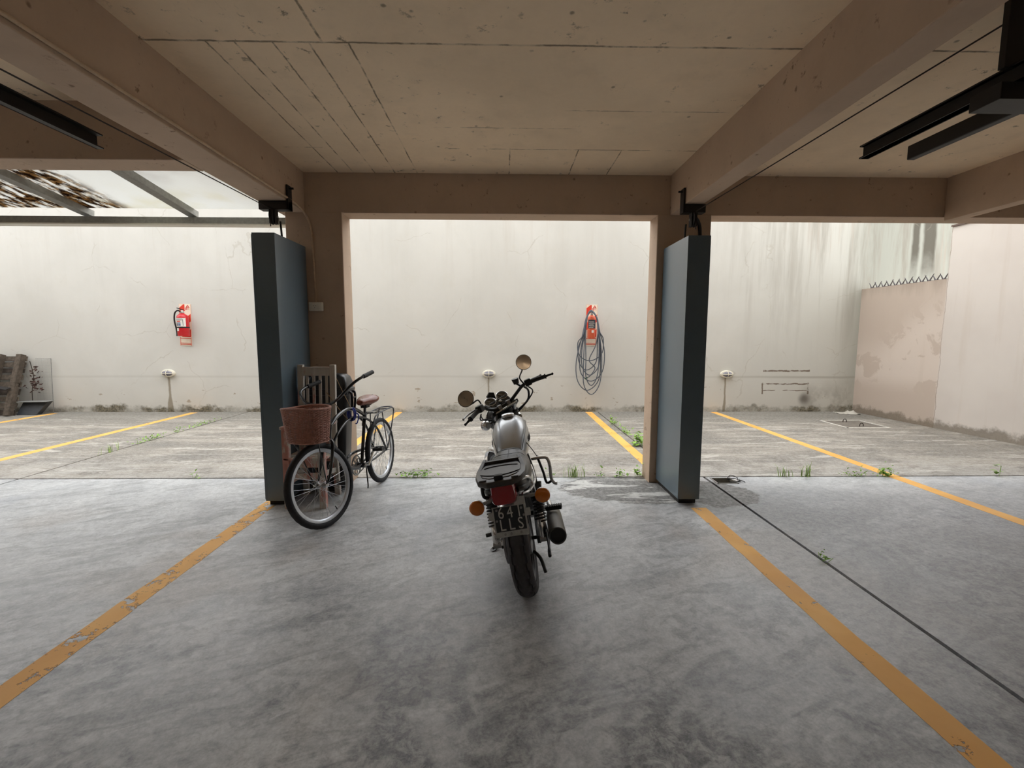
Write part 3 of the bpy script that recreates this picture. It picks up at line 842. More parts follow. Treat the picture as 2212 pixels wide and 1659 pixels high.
# ================================================================ fire extinguishers on striped boards
def mat_board(seed):
    t = NT('red_white_striped_board')
    x, y, z = t.xyz(t.obj())
    dgn = t.m('FRACT', t.m('DIVIDE', t.m('ADD', t.m('SUBTRACT', z, t.m('MULTIPLY', x, 0.85)), 0.02), 0.29))
    stripe = t.ss(dgn, 0.49, 0.51)
    white = t.mix(t.noise(14, 4, vec=t.obj()), s2l(226, 212, 190), s2l(238, 228, 210))
    red = t.mix(t.noise(9, 4, vec=t.obj()), s2l(206, 56, 40), s2l(224, 72, 50))
    col = t.mix(stripe, red, white)
    frame_ = t.m('MAXIMUM', t.ss(t.m('ABSOLUTE', x), 0.104, 0.106), t.ss(z, 0.386, 0.388))
    low = t.ss(z, -0.232, -0.234)
    col = t.mix(low, col, white)
    inner = t.m('MAXIMUM', t.m('MAXIMUM', t.line(t.m('ABSOLUTE', x), 0.098, 0.004, 0.001), t.line(z, -0.262, 0.005, 0.001)), t.m('MAXIMUM', t.line(z, -0.352, 0.005, 0.001), t.line(z, -0.375, 0.007, 0.001)))
    col = t.mix(t.m('MULTIPLY', inner, low), col, s2l(200, 84, 66))
    col = t.mix(frame_, col, s2l(226, 190, 168))
    abc = t.m('MULTIPLY', t.ss(x, -0.006, -0.004), t.ss(z, 0.279, 0.281))
    col = t.mix(t.m('MULTIPLY', abc, t.ss(x, 0.104, 0.102)), col, s2l(240, 226, 206))
    return t.done(col, 0.6, 0, 0.3)
M['board'] = mat_board(0)
M['sign_red'] = plain('printed_red', s2l(206, 70, 52), 0.6)
M['ext_red'] = plain('extinguisher_red_enamel', s2l(196, 26, 34), 0.3, 0, 0.6, var=0.06)
M['ext_orange'] = plain('faded_orange_enamel', s2l(226, 104, 70), 0.45, 0, 0.5, var=0.07)
M['rubber'] = plain('black_rubber', s2l(30, 29, 30), 0.6, 0, 0.4)
M['steel'] = plain('bare_steel', s2l(190, 190, 188), 0.3, 0.9, 0.5, var=0.05)
M['paper'] = plain('printed_label_white', s2l(226, 224, 216), 0.6, var=0.03)
M['ink'] = plain('printed_ink', s2l(44, 46, 58), 0.6)
M['ink_blue'] = plain('printed_blue_ink', s2l(60, 92, 140), 0.6)
def board(x, z, tilt, label):
    e = empty('extinguisher_board', (x, YW - 0.001, z), (0, tilt, 0), label=label, cat='sign', group='striped extinguisher boards')
    b = MB().box(-0.112, 0.112, -0.008, 0.0, -0.40, 0.396).build('panel', M['board'], e, bevel=0.001, smooth=False)
    mb = MB().prism([(-0.038, 0), (0.038, 0), (0, 0.056)], lambda u, v, t_: Vector((0.052 + u, t_, 0.328 + v)), -0.0095, -0.0075)
    o = mb.build('class_triangle', M['sign_red'], e, smooth=False)
    MB().box(0.004, 0.046, -0.0095, -0.0075, 0.284, 0.324).build('class_square', M['sign_red'], e, smooth=False)
    for ch, cx, czz, sz in (('A', 0.052, 0.347, 0.036), ('B', 0.025, 0.304, 0.036), ('C', 0.078, 0.304, 0.05)):
        me = text_mesh(ch, sz, 0.0006, M['paper'] if ch != 'C' else M['sign_red'], 'class_letter')
        o = bpy.data.objects.new('class_letter', me); put(o, e)
        o.location = (cx, -0.0102, czz); o.rotation_euler = (PI / 2, 0, 0)
    return e
board(-6.13, 1.70, 0.035, 'red and white striped board behind the red extinguisher')
board(1.715, 1.716, 0.015, 'red and white striped board behind the orange extinguisher')

def extinguisher(x, z, r, h, paint, name_label, black_label, horn):
    e = empty('fire_extinguisher', (x, YW - 0.03 - r, z), label=name_label, cat='fire extinguisher')
    MB().lathe([(0, 0), (r * .93, 0), (r, 0.012), (r, h - r * .75), (r * .93, h - r * .45), (r * .7, h - r * .18), (r * .35, h), (r * .3, h + .02), (0, h + .02)], n=28).build('cylinder', M[paint], e)
    MB().lathe([(0, h + .015), (r * .32, h + .015), (r * .32, h + .055), (r * .2, h + .06), (0, h + .06)], n=16).build('valve', M['steel'], e)
    MB().bar((0.01, 0.02, h + .07), (-0.01, -r * 1.25, h + .10), .024, .012).bar((0.01, 0.02, h + .05), (-0.005, -r * 1.15, h + .045), .02, .008).build('handle', M['steel' if black_label else 'blk_metal'], e, bevel=.002, smooth=False)
    MB().lathe([(0, 0), (.02, 0), (.02, .012), (0, .012)], (0.02, -r * .35, h + .045), (0.4, -1, 0), 14).build('gauge', M['paper'], e)
    # curved printed labels
    def wrap(z0, z1, a0, a1, rr, mat, nm, par=e, n=10):
        vs_, fs = [], []
        for i in range(n + 1):
            a = a0 + (a1 - a0) * i / n
            for q in (rr, rr + .0012):
                for zz in (z0, z1): vs_.append((q * math.sin(a), -q * math.cos(a), zz))
        for i in range(n):
            o = i * 4
            for a, b in ((0, 1), (1, 3), (3, 2), (2, 0)): fs.append((o + a, o + b, o + 4 + b, o + 4 + a))
        fs += [(0, 2, 3, 1), (n * 4, n * 4 + 1, n * 4 + 3, n * 4 + 2)]
        return MB().add(vs_, fs).build(nm, M[mat], par)
    if black_label:
        lb = wrap(h * .44, h * .82, -1.15, 1.15, r, 'ink', 'label')
        for i in range(7): wrap(h * (.47 + .045 * i), h * (.483 + .045 * i), -.85 + .1 * (i % 2), .3 + .4 * ((i * 37 % 10) / 10), r + .0013, 'paper', 'print_line', lb)
        wrap(h * .25, h * .37, -.15, .45, r, 'paper', 'sticker')
    else:
        lb = wrap(h * .42, h * .80, -1.05, 1.05, r, 'paper', 'label')
        for i in range(3): wrap(h * (.70 + .03 * i), h * (.712 + .03 * i), -.8, .5, r + .0013, 'ink', 'print_line', lb)
        for i, (a0, a1, z0, z1, mt) in enumerate(((-.75, -.35, .46, .53, 'ink'), (-.25, .2, .46, .53, 'ink_blue'), (-.75, -.35, .55, .60, 'ink'), (-.25, .2, .55, .60, 'ink_blue'), (-.6, .15, .625, .675, 'sign_red'), (.55, .62, .46, .74, 'ink'))):
            wrap(h * z0, h * z1, a0, a1, r + .0013, mt, 'print_block', lb)
        wrap(h * .22, h * .36, -.8, -.2, r, 'paper', 'sticker')
    if horn:
        MB().tube([(-.02, -.02, h + .03), (-.06, -.03, h + .06), (-r - .03, -.02, h + .01), (-r - .04, -.03, h * .7), (-r - .015, -.03, h * .35), (-r - .004, -.03, h * .1)], .013, 8, k=4).build('hose', M['rubber'], e)
        MB().cyl((-r - .004, -.03, h * .14), (-r + .0, -.03, h * .0), .014, 10, .022).build('nozzle', M['rubber'], e)
        MB().lathe([(r + .001, 0), (r + .004, .002), (r + .004, .02), (r + .001, .022)], (0, 0, h * .36), (0, 0, 1), 28).build('hose_strap', M['rubber'], e)
    MB().box(-.03, .03, r - .012, r + .019, h * .8, h * .9).build('wall_hook', M['steel'], e, smooth=False)
    return e
extinguisher(-6.09, 1.485, .098, .42, 'ext_red', 'red fire extinguisher with white label and black hose on the yard wall', False, True)
extinguisher(1.70, 1.455, .075, .44, 'ext_orange', 'faded orange fire extinguisher with black label behind the garden hose', True, False)

# ================================================================ garden hose hung over the right extinguisher
M['hose'] = plain('grey_garden_hose', s2l(92, 98, 108), 0.5, 0, 0.4, var=0.15)
def hose():
    hx, hz = 1.675, 1.945
    rnd = random.Random(3)
    e = empty('garden_hose', (hx, YW - 0.20, hz), label='grey garden hose hanging in loops over the orange extinguisher', cat='hose')
    loops = [(-.27, .20, -1.50), (-.20, .27, -1.32), (-.24, .13, -1.10), (-.13, .22, -1.58), (-.17, .18, -1.20), (-.25, .24, -0.92), (-.09, .16, -1.40)]
    for i, (l, r_, b) in enumerate(loops):
        d = -0.006 * i
        pts = [(0.0 + rnd.uniform(-.02, .02), d, .02 + .011 * (i % 3)), (-.075 + l * .08, d, -.09), (-.085 + l * .30, d - .01, -.42), (l * 1.0, d + .03, b * .62), (l * .85, d + .06, b * .88), ((l + r_) / 2, d + .08, b),
               (r_ * .9, d + .06, b * .86), (r_ * 1.0, d + .03, b * .55), (.095 + r_ * .25, d - .01, -.35), (.080 + r_ * .10, d, -.09)]
        MB().tube(pts, .0095, 8, closed=True, k=5).build('loop', M['hose'], e)
    MB().tube([(.02, -.03, .03), (.13, -.03, -.2), (.10, -.0, -.6), (-.02, .03, -.9), (.10, .05, -1.05), (.02, .05, -1.2), (-.05, .06, -1.25)], .0095, 8, k=5).build('free_end', M['hose'], e)
    MB().cyl((-.045, .058, -1.245), (-.085, .06, -1.275), .016, 10).build('connector', plain('green_hose_connector', s2l(40, 84, 46), .5), e)
hose()

# ================================================================ pallet corner on the far left
M['pallet'] = plain('weathered_pallet_wood', s2l(88, 79, 70), 0.85, 0, 0.2, var=0.3, scale=18, bump=0.5)
M['pallet_dark'] = plain('dark_wet_wood', s2l(60, 52, 46), 0.85, 0, 0.2, var=0.3, scale=18, bump=0.5)
pal = empty('wooden_pallet', (-9.55, 8.47, 0.0), (-math.radians(17.5), 0, 0), label='weathered wooden pallet leaning on the wall at the far left', cat='pallet')
for sx in (-0.62, -0.02, 0.36):
    mb = MB()
    if sx > .3:
        mb.box(sx - .05, sx + .05, -.05, .05, 0, .56).box(sx - .05, sx + .05, -.05, .025, .56, .62).box(sx - .05, sx + .05, -.05, .05, .62, 1.18)
    else:
        mb.box(sx - .05, sx + .05, -.05, .05, 0, 1.18)
    mb.build('stringer', M['pallet'], pal, bevel=.006, smooth=False)
for i, (z0, z1) in enumerate(((.0, .12), (.15, .25), (.29, .37), (.41, .52), (.56, .66), (.70, .80), (.84, .92), (.95, 1.04), (1.07, 1.16))):
    MB().box(-.70, .42, .05, .072, z0, z1).jitter(.004, 5).build('deck_board', M['pallet'] if i % 3 else M['pallet_dark'], pal, smooth=False)
o = MB().bar((-10.3, 8.40, .72), (-9.18, 8.52, .50), .10, .012, (0, -0.3, 1)).build('metal_strip', M['blk_metal'], smooth=False)
tag(o, 'dark metal strip leaning across the front of the pallet', 'metal strip')
# wire mesh sheet against the wall
def wire_mesh():
    mb = MB()
    X0, X1, Z1 = -8.99, -8.70, 1.05
    y = YW - 0.05
    n = int((X1 - X0) / .022)
    for i in range(n + 1):
        xx = X0 + (X1 - X0) * i / n
        mb.tube([(xx, y - .05, 0.0), (xx, y, Z1)], .0011, 3, caps=False)
    k = int(Z1 / .022)
    for i in range(k + 1):
        zz = Z1 * i / k
        mb.tube([(X0, y - .05 * (1 - zz / Z1), zz), (X1, y - .05 * (1 - zz / Z1), zz)], .0011, 3, caps=False)
    mb.tube([(X1, y - .05, 0), (X1, y, Z1)], .006, 6).tube([(X0, y, Z1), (X1, y, Z1)], .004, 6)
    return mb
o = wire_mesh().build('wire_mesh_panel', plain('galvanised_wire', s2l(150, 150, 148), .5, .6))
tag(o, 'fine galvanised wire mesh sheet standing behind the pallet', 'wire mesh')
# dried creeper
def creeper():
    e = empty('dried_creeper', (-8.95, YW - .10, 0.0), label='dried reddish-brown creeper hanging beside the pallet', cat='plant')
    rnd = random.Random(5)
    MB().tube([(-.12, 0, .05), (-.10, -.02, .4), (-.06, 0, .7), (-.1, 0, 1.0)], .006, 6, k=4).build('stem', M['pallet_dark'], e)
    mb = MB()
    for i in range(70):
        cx, czz = rnd.gauss(-.04, .06), rnd.choice((.88, .80, .68, .62, .58, .50, .45)) + rnd.gauss(0, .03)
        a = rnd.uniform(0, 6.28); s = rnd.uniform(.02, .045)
        R_ = Matrix.Rotation(a, 3, 'Y') @ Matrix.Rotation(rnd.uniform(-1, 1), 3, 'X')
        p = [Vector((0, 0, 0)), Vector((s * .5, .006, s * .5)), Vector((0, 0, s * 1.4)), Vector((-s * .5, .006, s * .5))]
        mb.add([R_ @ q + Vector((cx, rnd.uniform(-.04, .02), czz)) for q in p], [(0, 1, 2), (0, 2, 3)])
    o = mb.build('leaves', plain('dried_leaf', s2l(70, 45, 38), .8, var=.35), e)
    o['kind'] = 'stuff'
creeper()
# dark trough lying by the pallet
def trough():
    e = empty('black_trough', (-8.90, 8.70, 0.0), (0, 0, 0.1), label='dark plastic tray tipped on its side under the creeper', cat='tray')
    P = lambda x, y, z: Vector((x, y, z))
    outer = [P(-.26, -.10, .0), P(.10, -.12, .0), P(.24, -.02, .24), P(-.20, .0, .24)]
    back = [p + Vector((0.0, .12, .0)) for p in outer]
    MB().loft([outer, back]).build('body', plain('dark_blue_grey_plastic', s2l(52, 55, 60), .5), e, bevel=.01, smooth=False)
    MB().bar((-.22, -.02, .245), (.27, -.03, .245), .17, .012).build('rim', plain('grey_plastic_rim', s2l(128, 128, 126), .5), e, bevel=.003, smooth=False)
trough()
# litter in the right corner: a rag of plastic
def rag():
    mb = MB()
    n = 10
    rings = []
    for i in range(n + 1):
        u = i / n * 2 - 1
        row = []
        for j in range(n + 1):
            v = j / n * 2 - 1
            h = .055 * max(0, 1 - (abs(u - .3) * .9 + abs(v) * .9)) + .035 * mnoise.noise(Vector((u * 2.5, v * 2.5, 4)))
            row.append(Vector((u * .19 + .03 * mnoise.noise(Vector((v * 2, 3, 1))), v * .12, max(.003, h))))
        rings.append(row)
    mb.loft(rings, closed_ring=False)
    o = mb.build('plastic_rag', plain('dirty_white_plastic_film', s2l(196, 192, 182), .5), None)
    s = o.modifiers.new('thickness', 'SOLIDIFY'); s.thickness = .004
    o.location = (6.75, 8.70, 0.0); o.rotation_euler = (0, 0, -.15)
    tag(o, 'crumpled dirty white plastic rag on the ground in the far corner', 'rag')
rag()

# ================================================================ manhole cover with two lifting loops
mh = empty('manhole_cover', ((MX0 + MX1) / 2, (MY0 + MY1) / 2, 0), label='square concrete manhole cover with two iron loops in the yard', cat='manhole cover')
w, d_ = (MX1 - MX0) / 2, (MY1 - MY0) / 2
MB().box(-w + .025, w - .025, -d_ + .025, d_ - .025, -.10, -.004).build('cover', plain('damp_concrete_cover', s2l(118, 111, 102), .7, var=.25, scale=8), mh, bevel=.004, smooth=False)
mb = MB().box(-w, w, -d_, -d_ + .03, -.1, .004).box(-w, w, d_ - .02, d_, -.1, .004).box(-w, -w + .03, -d_, d_, -.1, .004).box(w - .014, w, -d_, d_, -.1, .004)
mb.build('frame', plain('whitewashed_iron_frame', s2l(222, 219, 210), .6), mh, smooth=False)
for yy in (-.17, .21):
    MB().tube([(-.03, yy, -.01), (-.028, yy, .03), (0, yy, .05), (.028, yy, .03), (.03, yy, -.01)], .006, 6, k=4).build('lifting_loop', M['cable'], mh)
# drain pit with a broken metal rim and wire ends
pit = empty('drain_pit', ((PX0 + PX1) / 2, (PY0 + PY1) / 2, 0), label='small open drain pit with bent wires beside the right pillar', cat='drain')
w, d_ = (PX1 - PX0) / 2, (PY1 - PY0) / 2
mb = MB()
for x0, x1, y0, y1 in ((-w, w, -d_, -d_ + .012), (-w, w, d_ - .012, d_), (-w, -w + .012, -d_, d_), (w - .012, w, -d_, d_)):
    mb.box(x0, x1, y0, y1, -.11, .004)
mb.build('rim', M['alu'], pit, smooth=False)
MB().box(-w + .012, w - .012, -d_ + .012, d_ - .012, -.115, -.10).build('bottom', M['dark_soil'], pit, smooth=False)
for i, pts in enumerate((((.06, .06, .004), (.11, .09, .03), (.16, .05, .02), (.14, 0, .006)), ((.05, .03, .004), (.10, .0, .025), (.17, -.04, .012), (.19, -.06, .004)), ((.04, -.05, .004), (.10, -.07, .012), (.15, -.05, .02), (.12, -.02, .005)))):
    MB().tube(pts, .004, 6, k=4).build('wire', M['blk_metal'], pit)
MB().prism([(.11, .02), (.15, .05), (.17, -.02), (.12, -.05)], lambda u, v, t_: Vector((u, v, t_ + .02 * (u - .05))), .003, .006).build('torn_plate', M['paper'], pit, smooth=False)

# ================================================================ spikes on the low corner wall
M['shard'] = plain('dark_iron_spike', s2l(88, 82, 84), .5, .3)
ORD = ['first', 'second', 'third', 'fourth', 'fifth', 'sixth', 'seventh', 'eighth', 'ninth', 'tenth', 'eleventh', 'last']
for i in range(12):
    yy = 8.72 - i * (8.72 - 7.37) / 11
    xx = 7.035 + (8.94 - yy) / 1.65 * .09 + .02
    e = empty('wall_spike', (xx, yy, 2.43), label=ORD[i] + ' dark iron spike from the cream wall on the low corner wall', cat='spike', group='spikes on the low corner wall')
    k = 1.0 + .1 * math.sin(i * 2.3)
    for s in (-1, 1):
        MB().prism([(0, 0), (s * .022, .0), (s * .075 * k, .105 * k), (s * .03, .045)], lambda u, v, t_: Vector((t_, u, v)), -.006, .006).build('blade', M['shard'], e, smooth=False)
    MB().box(-.01, .06, -.028, .028, -.004, .01).build('base', M['shard'], e, smooth=False)

# ================================================================ weeds in the joints
def weed(x, y, label, kind='leafy', s=1.0, n=26, spread=(.12, .04), seed=0):
    rnd = random.Random(seed)
    e = empty('weed_tuft', (x, y, 0.0), label=label, cat='weed', group='weeds in the floor joints')
    mb = MB()
    if kind == 'grass':
        for i in range(n):
            a = rnd.uniform(0, 6.28); L = s * rnd.uniform(.07, .17); lean = rnd.uniform(.1, .75); w = .0028 * (1 + s * .4)
            b = Vector((rnd.gauss(0, spread[0] * .45), rnd.gauss(0, spread[1] * .5), -.02))
            dx = Vector((math.cos(a), math.sin(a), 0)); sx = Vector((-math.sin(a), math.cos(a), 0)) * w
            m1 = b + dx * (L * lean * .35) + Vector((0, 0, L * .6 + .02)); t_ = b + dx * (L * lean) + Vector((0, 0, L + .02 - L * lean * .25))
            mb.add([b - sx, b + sx, m1 + sx * .8, m1 - sx * .8, t_], [(0, 1, 2, 3), (3, 2, 4)])
        mb.build('blades', M['grass'], e)['kind'] = 'stuff'
    else:
        for i in range(n):
            b = Vector((rnd.gauss(0, spread[0] * .5), rnd.gauss(0, spread[1] * .5), 0))
            h = abs(rnd.gauss(.02, .025)) * s + .004; a = rnd.uniform(0, 6.28); L = s * rnd.uniform(.018, .042)
            R_ = Matrix.Rotation(a, 3, 'Z') @ Matrix.Rotation(rnd.uniform(-.9, .3), 3, 'Y')
            p = [Vector((0, 0, 0)), Vector((L * .5, -L * .32, .003)), Vector((L, 0, -.002)), Vector((L * .5, L * .32, .003)), Vector((L * .5, 0, -.003))]
            mb.add([R_ @ q + b + Vector((0, 0, h)) for q in p], [(0, 1, 4), (1, 2, 4), (2, 3, 4), (3, 0, 4)])
        mb.build('leaves', M['leaf'], e)['kind'] = 'stuff'
        st = MB()
        for i in range(max(3, n // 6)):
            b = Vector((rnd.gauss(0, spread[0] * .4), rnd.gauss(0, spread[1] * .4), -.03)); t_ = b + Vector((rnd.gauss(0, .02), rnd.gauss(0, .02), .05 * s + .02))
            st.tube([b, t_], .0016, 4)
        st.build('stems', M['leaf'], e)['kind'] = 'stuff'
    return e
WEEDS = [
 (-5.04, 5.80, 'thin grass tuft on the left slab joint, nearest the viewer', 'grass', .8, 16, (.03, .12)),
 (-5.04, 6.45, 'long low leafy weed on the left slab joint', 'leafy', 1.0, 70, (.03, .30)),
 (-5.04, 7.00, 'round leafy weed in the middle of the left slab joint', 'leafy', 1.1, 24, (.04, .09)),
 (-5.04, 7.62, 'straggling leafy weed on the left slab joint towards the wall', 'leafy', 1.0, 60, (.04, .40)),
 (-3.22, 4.69, 'tiny two-leaved sprout left of the left counterweight box', 'leafy', 1.2, 7, (.03, .01)),
 (-0.93, 4.69, 'broad leafy weed between bicycle and motorcycle', 'leafy', 1.15, 80, (.20, .02)),
 (0.50, 4.69, 'small sprig on the joint just right of the motorcycle', 'leafy', .9, 10, (.08, .012)),
 (0.74, 4.69, 'tall grass tuft on the joint right of the motorcycle', 'grass', 1.15, 34, (.13, .02)),
 (1.03, 4.69, 'small leafy weed between the tall grass tuft and the right pillar', 'leafy', 1.1, 16, (.05, .02)),
 (1.25, 4.69, 'leafy weed close to the foot of the right pillar', 'leafy', 1.2, 26, (.07, .02)),
 (1.44, 4.70, 'reaching leafy weed at the foot of the right pillar', 'leafy', 1.8, 16, (.04, .02)),
 (1.88, 7.62, 'leafy weed on the yard joint nearest the wall', 'leafy', 1.5, 46, (.06, .26)),
 (1.89, 6.90, 'leafy weed halfway along the yard joint', 'leafy', 1.5, 40, (.06, .22)),
 (1.87, 6.10, 'bushy weed half hidden by the right pillar', 'leafy', 2.4, 60, (.09, .10)),
 (3.03, 4.69, 'sparse grass tuft right of the drain pit', 'grass', .9, 18, (.10, .02)),
 (3.25, 4.69, 'upright grass tuft left of the far right yellow line', 'grass', 1.05, 20, (.07, .02)),
 (3.82, 4.69, 'low leafy weed spread along the joint on the right', 'leafy', .9, 40, (.16, .02)),
 (4.12, 4.69, 'dense dark leafy weed beside the far right yellow line', 'leafy', 1.3, 50, (.11, .02)),
 (5.36, 4.69, 'single tall-leaved sprig on the joint at the far right', 'leafy', 2.4, 5, (.02, .01)),
 (2.135, 2.86, 'small weed growing in the wide joint at front right', 'leafy', .9, 12, (.012, .04)),
]
for i, (x_, y_, lb, kd, s_, n_, sp_) in enumerate(WEEDS):
    weed(x_, y_, lb, kd, s_, n_, sp_, 20 + i)
# ================================================================ MOTORCYCLE
def chrome_mat(name, col, rough):
    t = NT(name)
    nz = t.noise(18, 4, 0.6, vec=t.obj())
    r = t.m('ADD', t.m('MULTIPLY', nz, 0.18), rough - 0.06)
    return t.done(t.mix(nz, tuple(c * .85 for c in col), col), r, 1.0, 0.5)
M['chrome'] = chrome_mat('worn_chrome', (.78, .78, .78), .26)
M['dull_metal'] = chrome_mat('dull_cast_metal', (.34, .34, .34), .42)
M['moto_black'] = plain('satin_black_paint', s2l(30, 30, 31), .35, 0, .5)
M['moto_plastic'] = plain('black_moulded_plastic', s2l(58, 55, 52), .38, 0, .5)
M['tyre'] = plain('tyre_rubber', s2l(66, 65, 67), .7, 0, .35, var=.15)
M['silver'] = NT('silver_tank_paint')
_t = M['silver']; _n = _t.noise(400, 2, .5, vec=_t.obj())
_t.p.inputs['Coat Weight'].default_value = .6; _t.p.inputs['Coat Roughness'].default_value = .08
M['silver'] = _t.done(_t.mix(_n, s2l(150, 153, 155), s2l(190, 193, 196)), .36, .75, .5)
def mat_seat():
    t = NT('black_vinyl_seat')
    nz = t.noise(90, 3, .6, vec=t.obj())
    t.bump(nz, .15, .002)
    return t.done(t.mix(nz, s2l(52, 51, 48), s2l(66, 64, 60)), .36, 0, .55)
M['seat'] = mat_seat()
def lens(name, col, rough=.25):
    t = NT(name)
    rib = t.m('ABSOLUTE', t.m('SINE', t.m('MULTIPLY', t.xyz(t.obj())[2], 700.0)))
    t.bump(rib, .12, .002)
    t.p.inputs['Coat Weight'].default_value = .5
    return t.done(t.mix(t.noise(12, 3, vec=t.obj()), tuple(c * .8 for c in col), col), rough, 0, .5)
M['amber'] = lens('amber_lens', s2l(206, 112, 12))
M['red_lens'] = lens('red_lens', s2l(150, 12, 24))
M['glass'] = plain('glossy_dark_glass', s2l(38, 42, 46), .05, 0, .8)
M['mirror'] = chrome_mat('mirror_glass', (.62, .56, .5), .07)
M['plate_black'] = plain('plate_black_enamel', s2l(38, 42, 46), .4, 0, .5)
M['plate_white'] = plain('plate_embossed_white', s2l(196, 198, 194), .5, var=.06)
M['plate_edge'] = plain('plate_grey_metal', s2l(176, 178, 176), .45, .1)

moto = empty('motorcycle', (0.158, 2.536, 0.0), label='silver motorcycle on its side stand, seen from behind', cat='motorcycle')
moto.rotation_mode = 'QUATERNION'
MOTO_YAW, MOTO_LEAN, MOTO_STEER = -0.058, -0.178, 0.64
moto.rotation_quaternion = (Matrix.Rotation(MOTO_YAW, 3, 'Z') @ Matrix.Rotation(MOTO_LEAN, 3, 'Y')).to_quaternion()
RK = math.radians(27)
SAX = Vector((0, -math.sin(RK), math.cos(RK)))
SP = Vector((0, .80, .90))
STM = Matrix.Translation(SP + Vector((-.018, 0, 0))) @ Matrix.Rotation(MOTO_STEER, 4, SAX) @ Matrix.Translation(-SP)
def mp_(mb, name, mat, parent=moto, st=False, **kw):
    if st: mb.xf(STM)
    return mb.build(name, M[mat], parent, **kw)

# ---- wheels
def tyre_mesh(c, R, w, n=160, m=30, tread=True):
    """Tyre about an x axle with zigzag grooves and cross cuts in the tread."""
    hgt = w * .82
    vs_, fs = [], []
    for i in range(n):
        a = 2 * PI * i / n
        for j in range(m):
            u = j / (m - 1) * 2 - 1            # across, -1..1
            th = u * 2.05
            px = math.sin(th) * w / 2 * (1.0 if abs(th) < 1.57 else 1.0 - .12 * (abs(th) - 1.57))
            pr = R - hgt / 2 + math.cos(th) * hgt / 2
            if tread and abs(u) < .66:
                zig = .05 * (1 if (i // 4) % 2 else -1)
                if abs(abs(u) - (.26 + zig)) < .045: pr -= .012
                if abs(u) > .30 and (i % 8) == 0: pr -= .008
            vs_.append(Vector((c[0] + px, c[1] + pr * math.cos(a), c[2] + pr * math.sin(a))))
    for i in range(n):
        for j in range(m - 1):
            i2 = (i + 1) % n
            fs.append((i * m + j, i * m + j + 1, i2 * m + j + 1, i2 * m + j))
        # inner closing strip
        i2 = (i + 1) % n
        fs.append((i * m + m - 1, i * m, i2 * m, i2 * m + m - 1))
    return MB().add(vs_, fs)
def moto_wheel(name, c, R, w, st, drum):
    rimr = R - w * .82 + .004
    mb = MB().lathe([(rimr, -w * .40), (rimr + .012, -w * .42), (rimr + .012, -w * .36), (rimr - .012, -w * .3), (rimr - .02, 0), (rimr - .012, w * .3), (rimr + .012, w * .36), (rimr + .012, w * .42), (rimr, w * .40), (rimr - .026, 0)], c, (1, 0, 0), 48, True)
    # five-spoke cast wheel
    for k in range(5):
        for off in (-.13, .13):
            a = 2 * PI * k / 5 + off * .9
            p0 = Vector(c) + Vector((0, .035 * math.cos(a + off), .035 * math.sin(a + off))); p1 = Vector(c) + Vector((0, (rimr - .01) * math.cos(a), (rimr - .01) * math.sin(a)))
            mb.bar(p0, p1, .016, .03, (1, 0, 0))
    mb.lathe([(0, -.06), (.03, -.06), (.045, -.03), (.045, .03), (.03, .06), (0, .06)], c, (1, 0, 0), 20)
    wh = mp_(mb, name, 'moto_black', st=st)
    tm = tyre_mesh(c, R, w)
    if st: tm.xf(STM)
    tm.build('tyre', M['tyre'], wh)
    dm = MB()
    if drum: dm.lathe([(0, .02), (.085, .02), (.09, .03), (.085, .055), (.03, .062), (0, .062)], c, (1, 0, 0), 28)
    else: dm.lathe([(.10, -.075), (.125, -.075), (.125, -.071), (.10, -.071)], c, (1, 0, 0), 32, True).cbox((c[0] - .073, c[1] + .02, c[2]), (.004, .03, .2)).cbox((c[0] - .073, c[1], c[2]), (.004, .2, .03))
    if st: dm.xf(STM)
    dm.build('brake_drum' if drum else 'brake_disc', M['dull_metal'], wh)
    return wh
RA = Vector((0, 0, .31)); FA = Vector((0, 1.29, .305))
moto_wheel('rear_wheel', RA, .31, .118, False, True)
moto_wheel('front_wheel', FA, .305, .078, True, False)

# ---- swing arm, shocks, chain guard, sprocket
mb = MB()
for s in (-1, 1):
    mb.bar((s * .105, -.05, .315), (s * .085, .48, .36), .022, .045)
mb.bar((-.1, .30, .345), (.1, .30, .345), .03, .03)
mb.cyl((-.125, 0, .31), (.125, 0, .31), .011, 10)
mp_(mb, 'swing_arm', 'moto_black', bevel=.003)
def shock(s):
    t_ = Vector((s * .138, .04, .605)); b = Vector((s * .132, -.06, .325))
    d = b - t_
    mbd = MB().cyl(t_, t_ + d * .30, .030, 16).lathe([(.031, 0), (.034, .004), (.031, .03), (.012, .034)], t_ - d.normalized() * .02, d, 16)
    sh = mp_(mbd, 'shock_absorber', 'moto_black')
    x, y, ax = frame_from(d)
    L = d.length
    pts = []
    turns = 9; k = 14
    for i in range(turns * k + 1):
        a = 2 * PI * i / k
        h = L * (.16 + .52 * i / (turns * k))
        pts.append(t_ + ax * h + x * (.031 * math.cos(a)) + y * (.031 * math.sin(a)))
    MB().tube(pts, .0058, 6).build('spring', M['moto_black'], sh)
    MB().lathe([(.016, L * .5), (.024, L * .68), (.026, L * .70), (.026, L * .93), (.014, L)], t_, d, 16).build('lower_tube', M['chrome'], sh)
    MB().cyl(t_ - Vector((s * .03, 0, 0)), t_ + Vector((s * .03, 0, 0)), .018, 12).cyl(b - Vector((s * .02, 0, 0)), b + Vector((s * .025, 0, 0)), .018, 12).build('eye', M['dull_metal'], sh)
shock(1); shock(-1)
mp_(MB().prism([(-.08, .355), (.10, .40), (.46, .43), (.46, .40), (.12, .355), (-.08, .325)], lambda u, v, t_: Vector((t_, u, v)), -.112, -.085), 'chain_guard', 'chrome', bevel=.004)
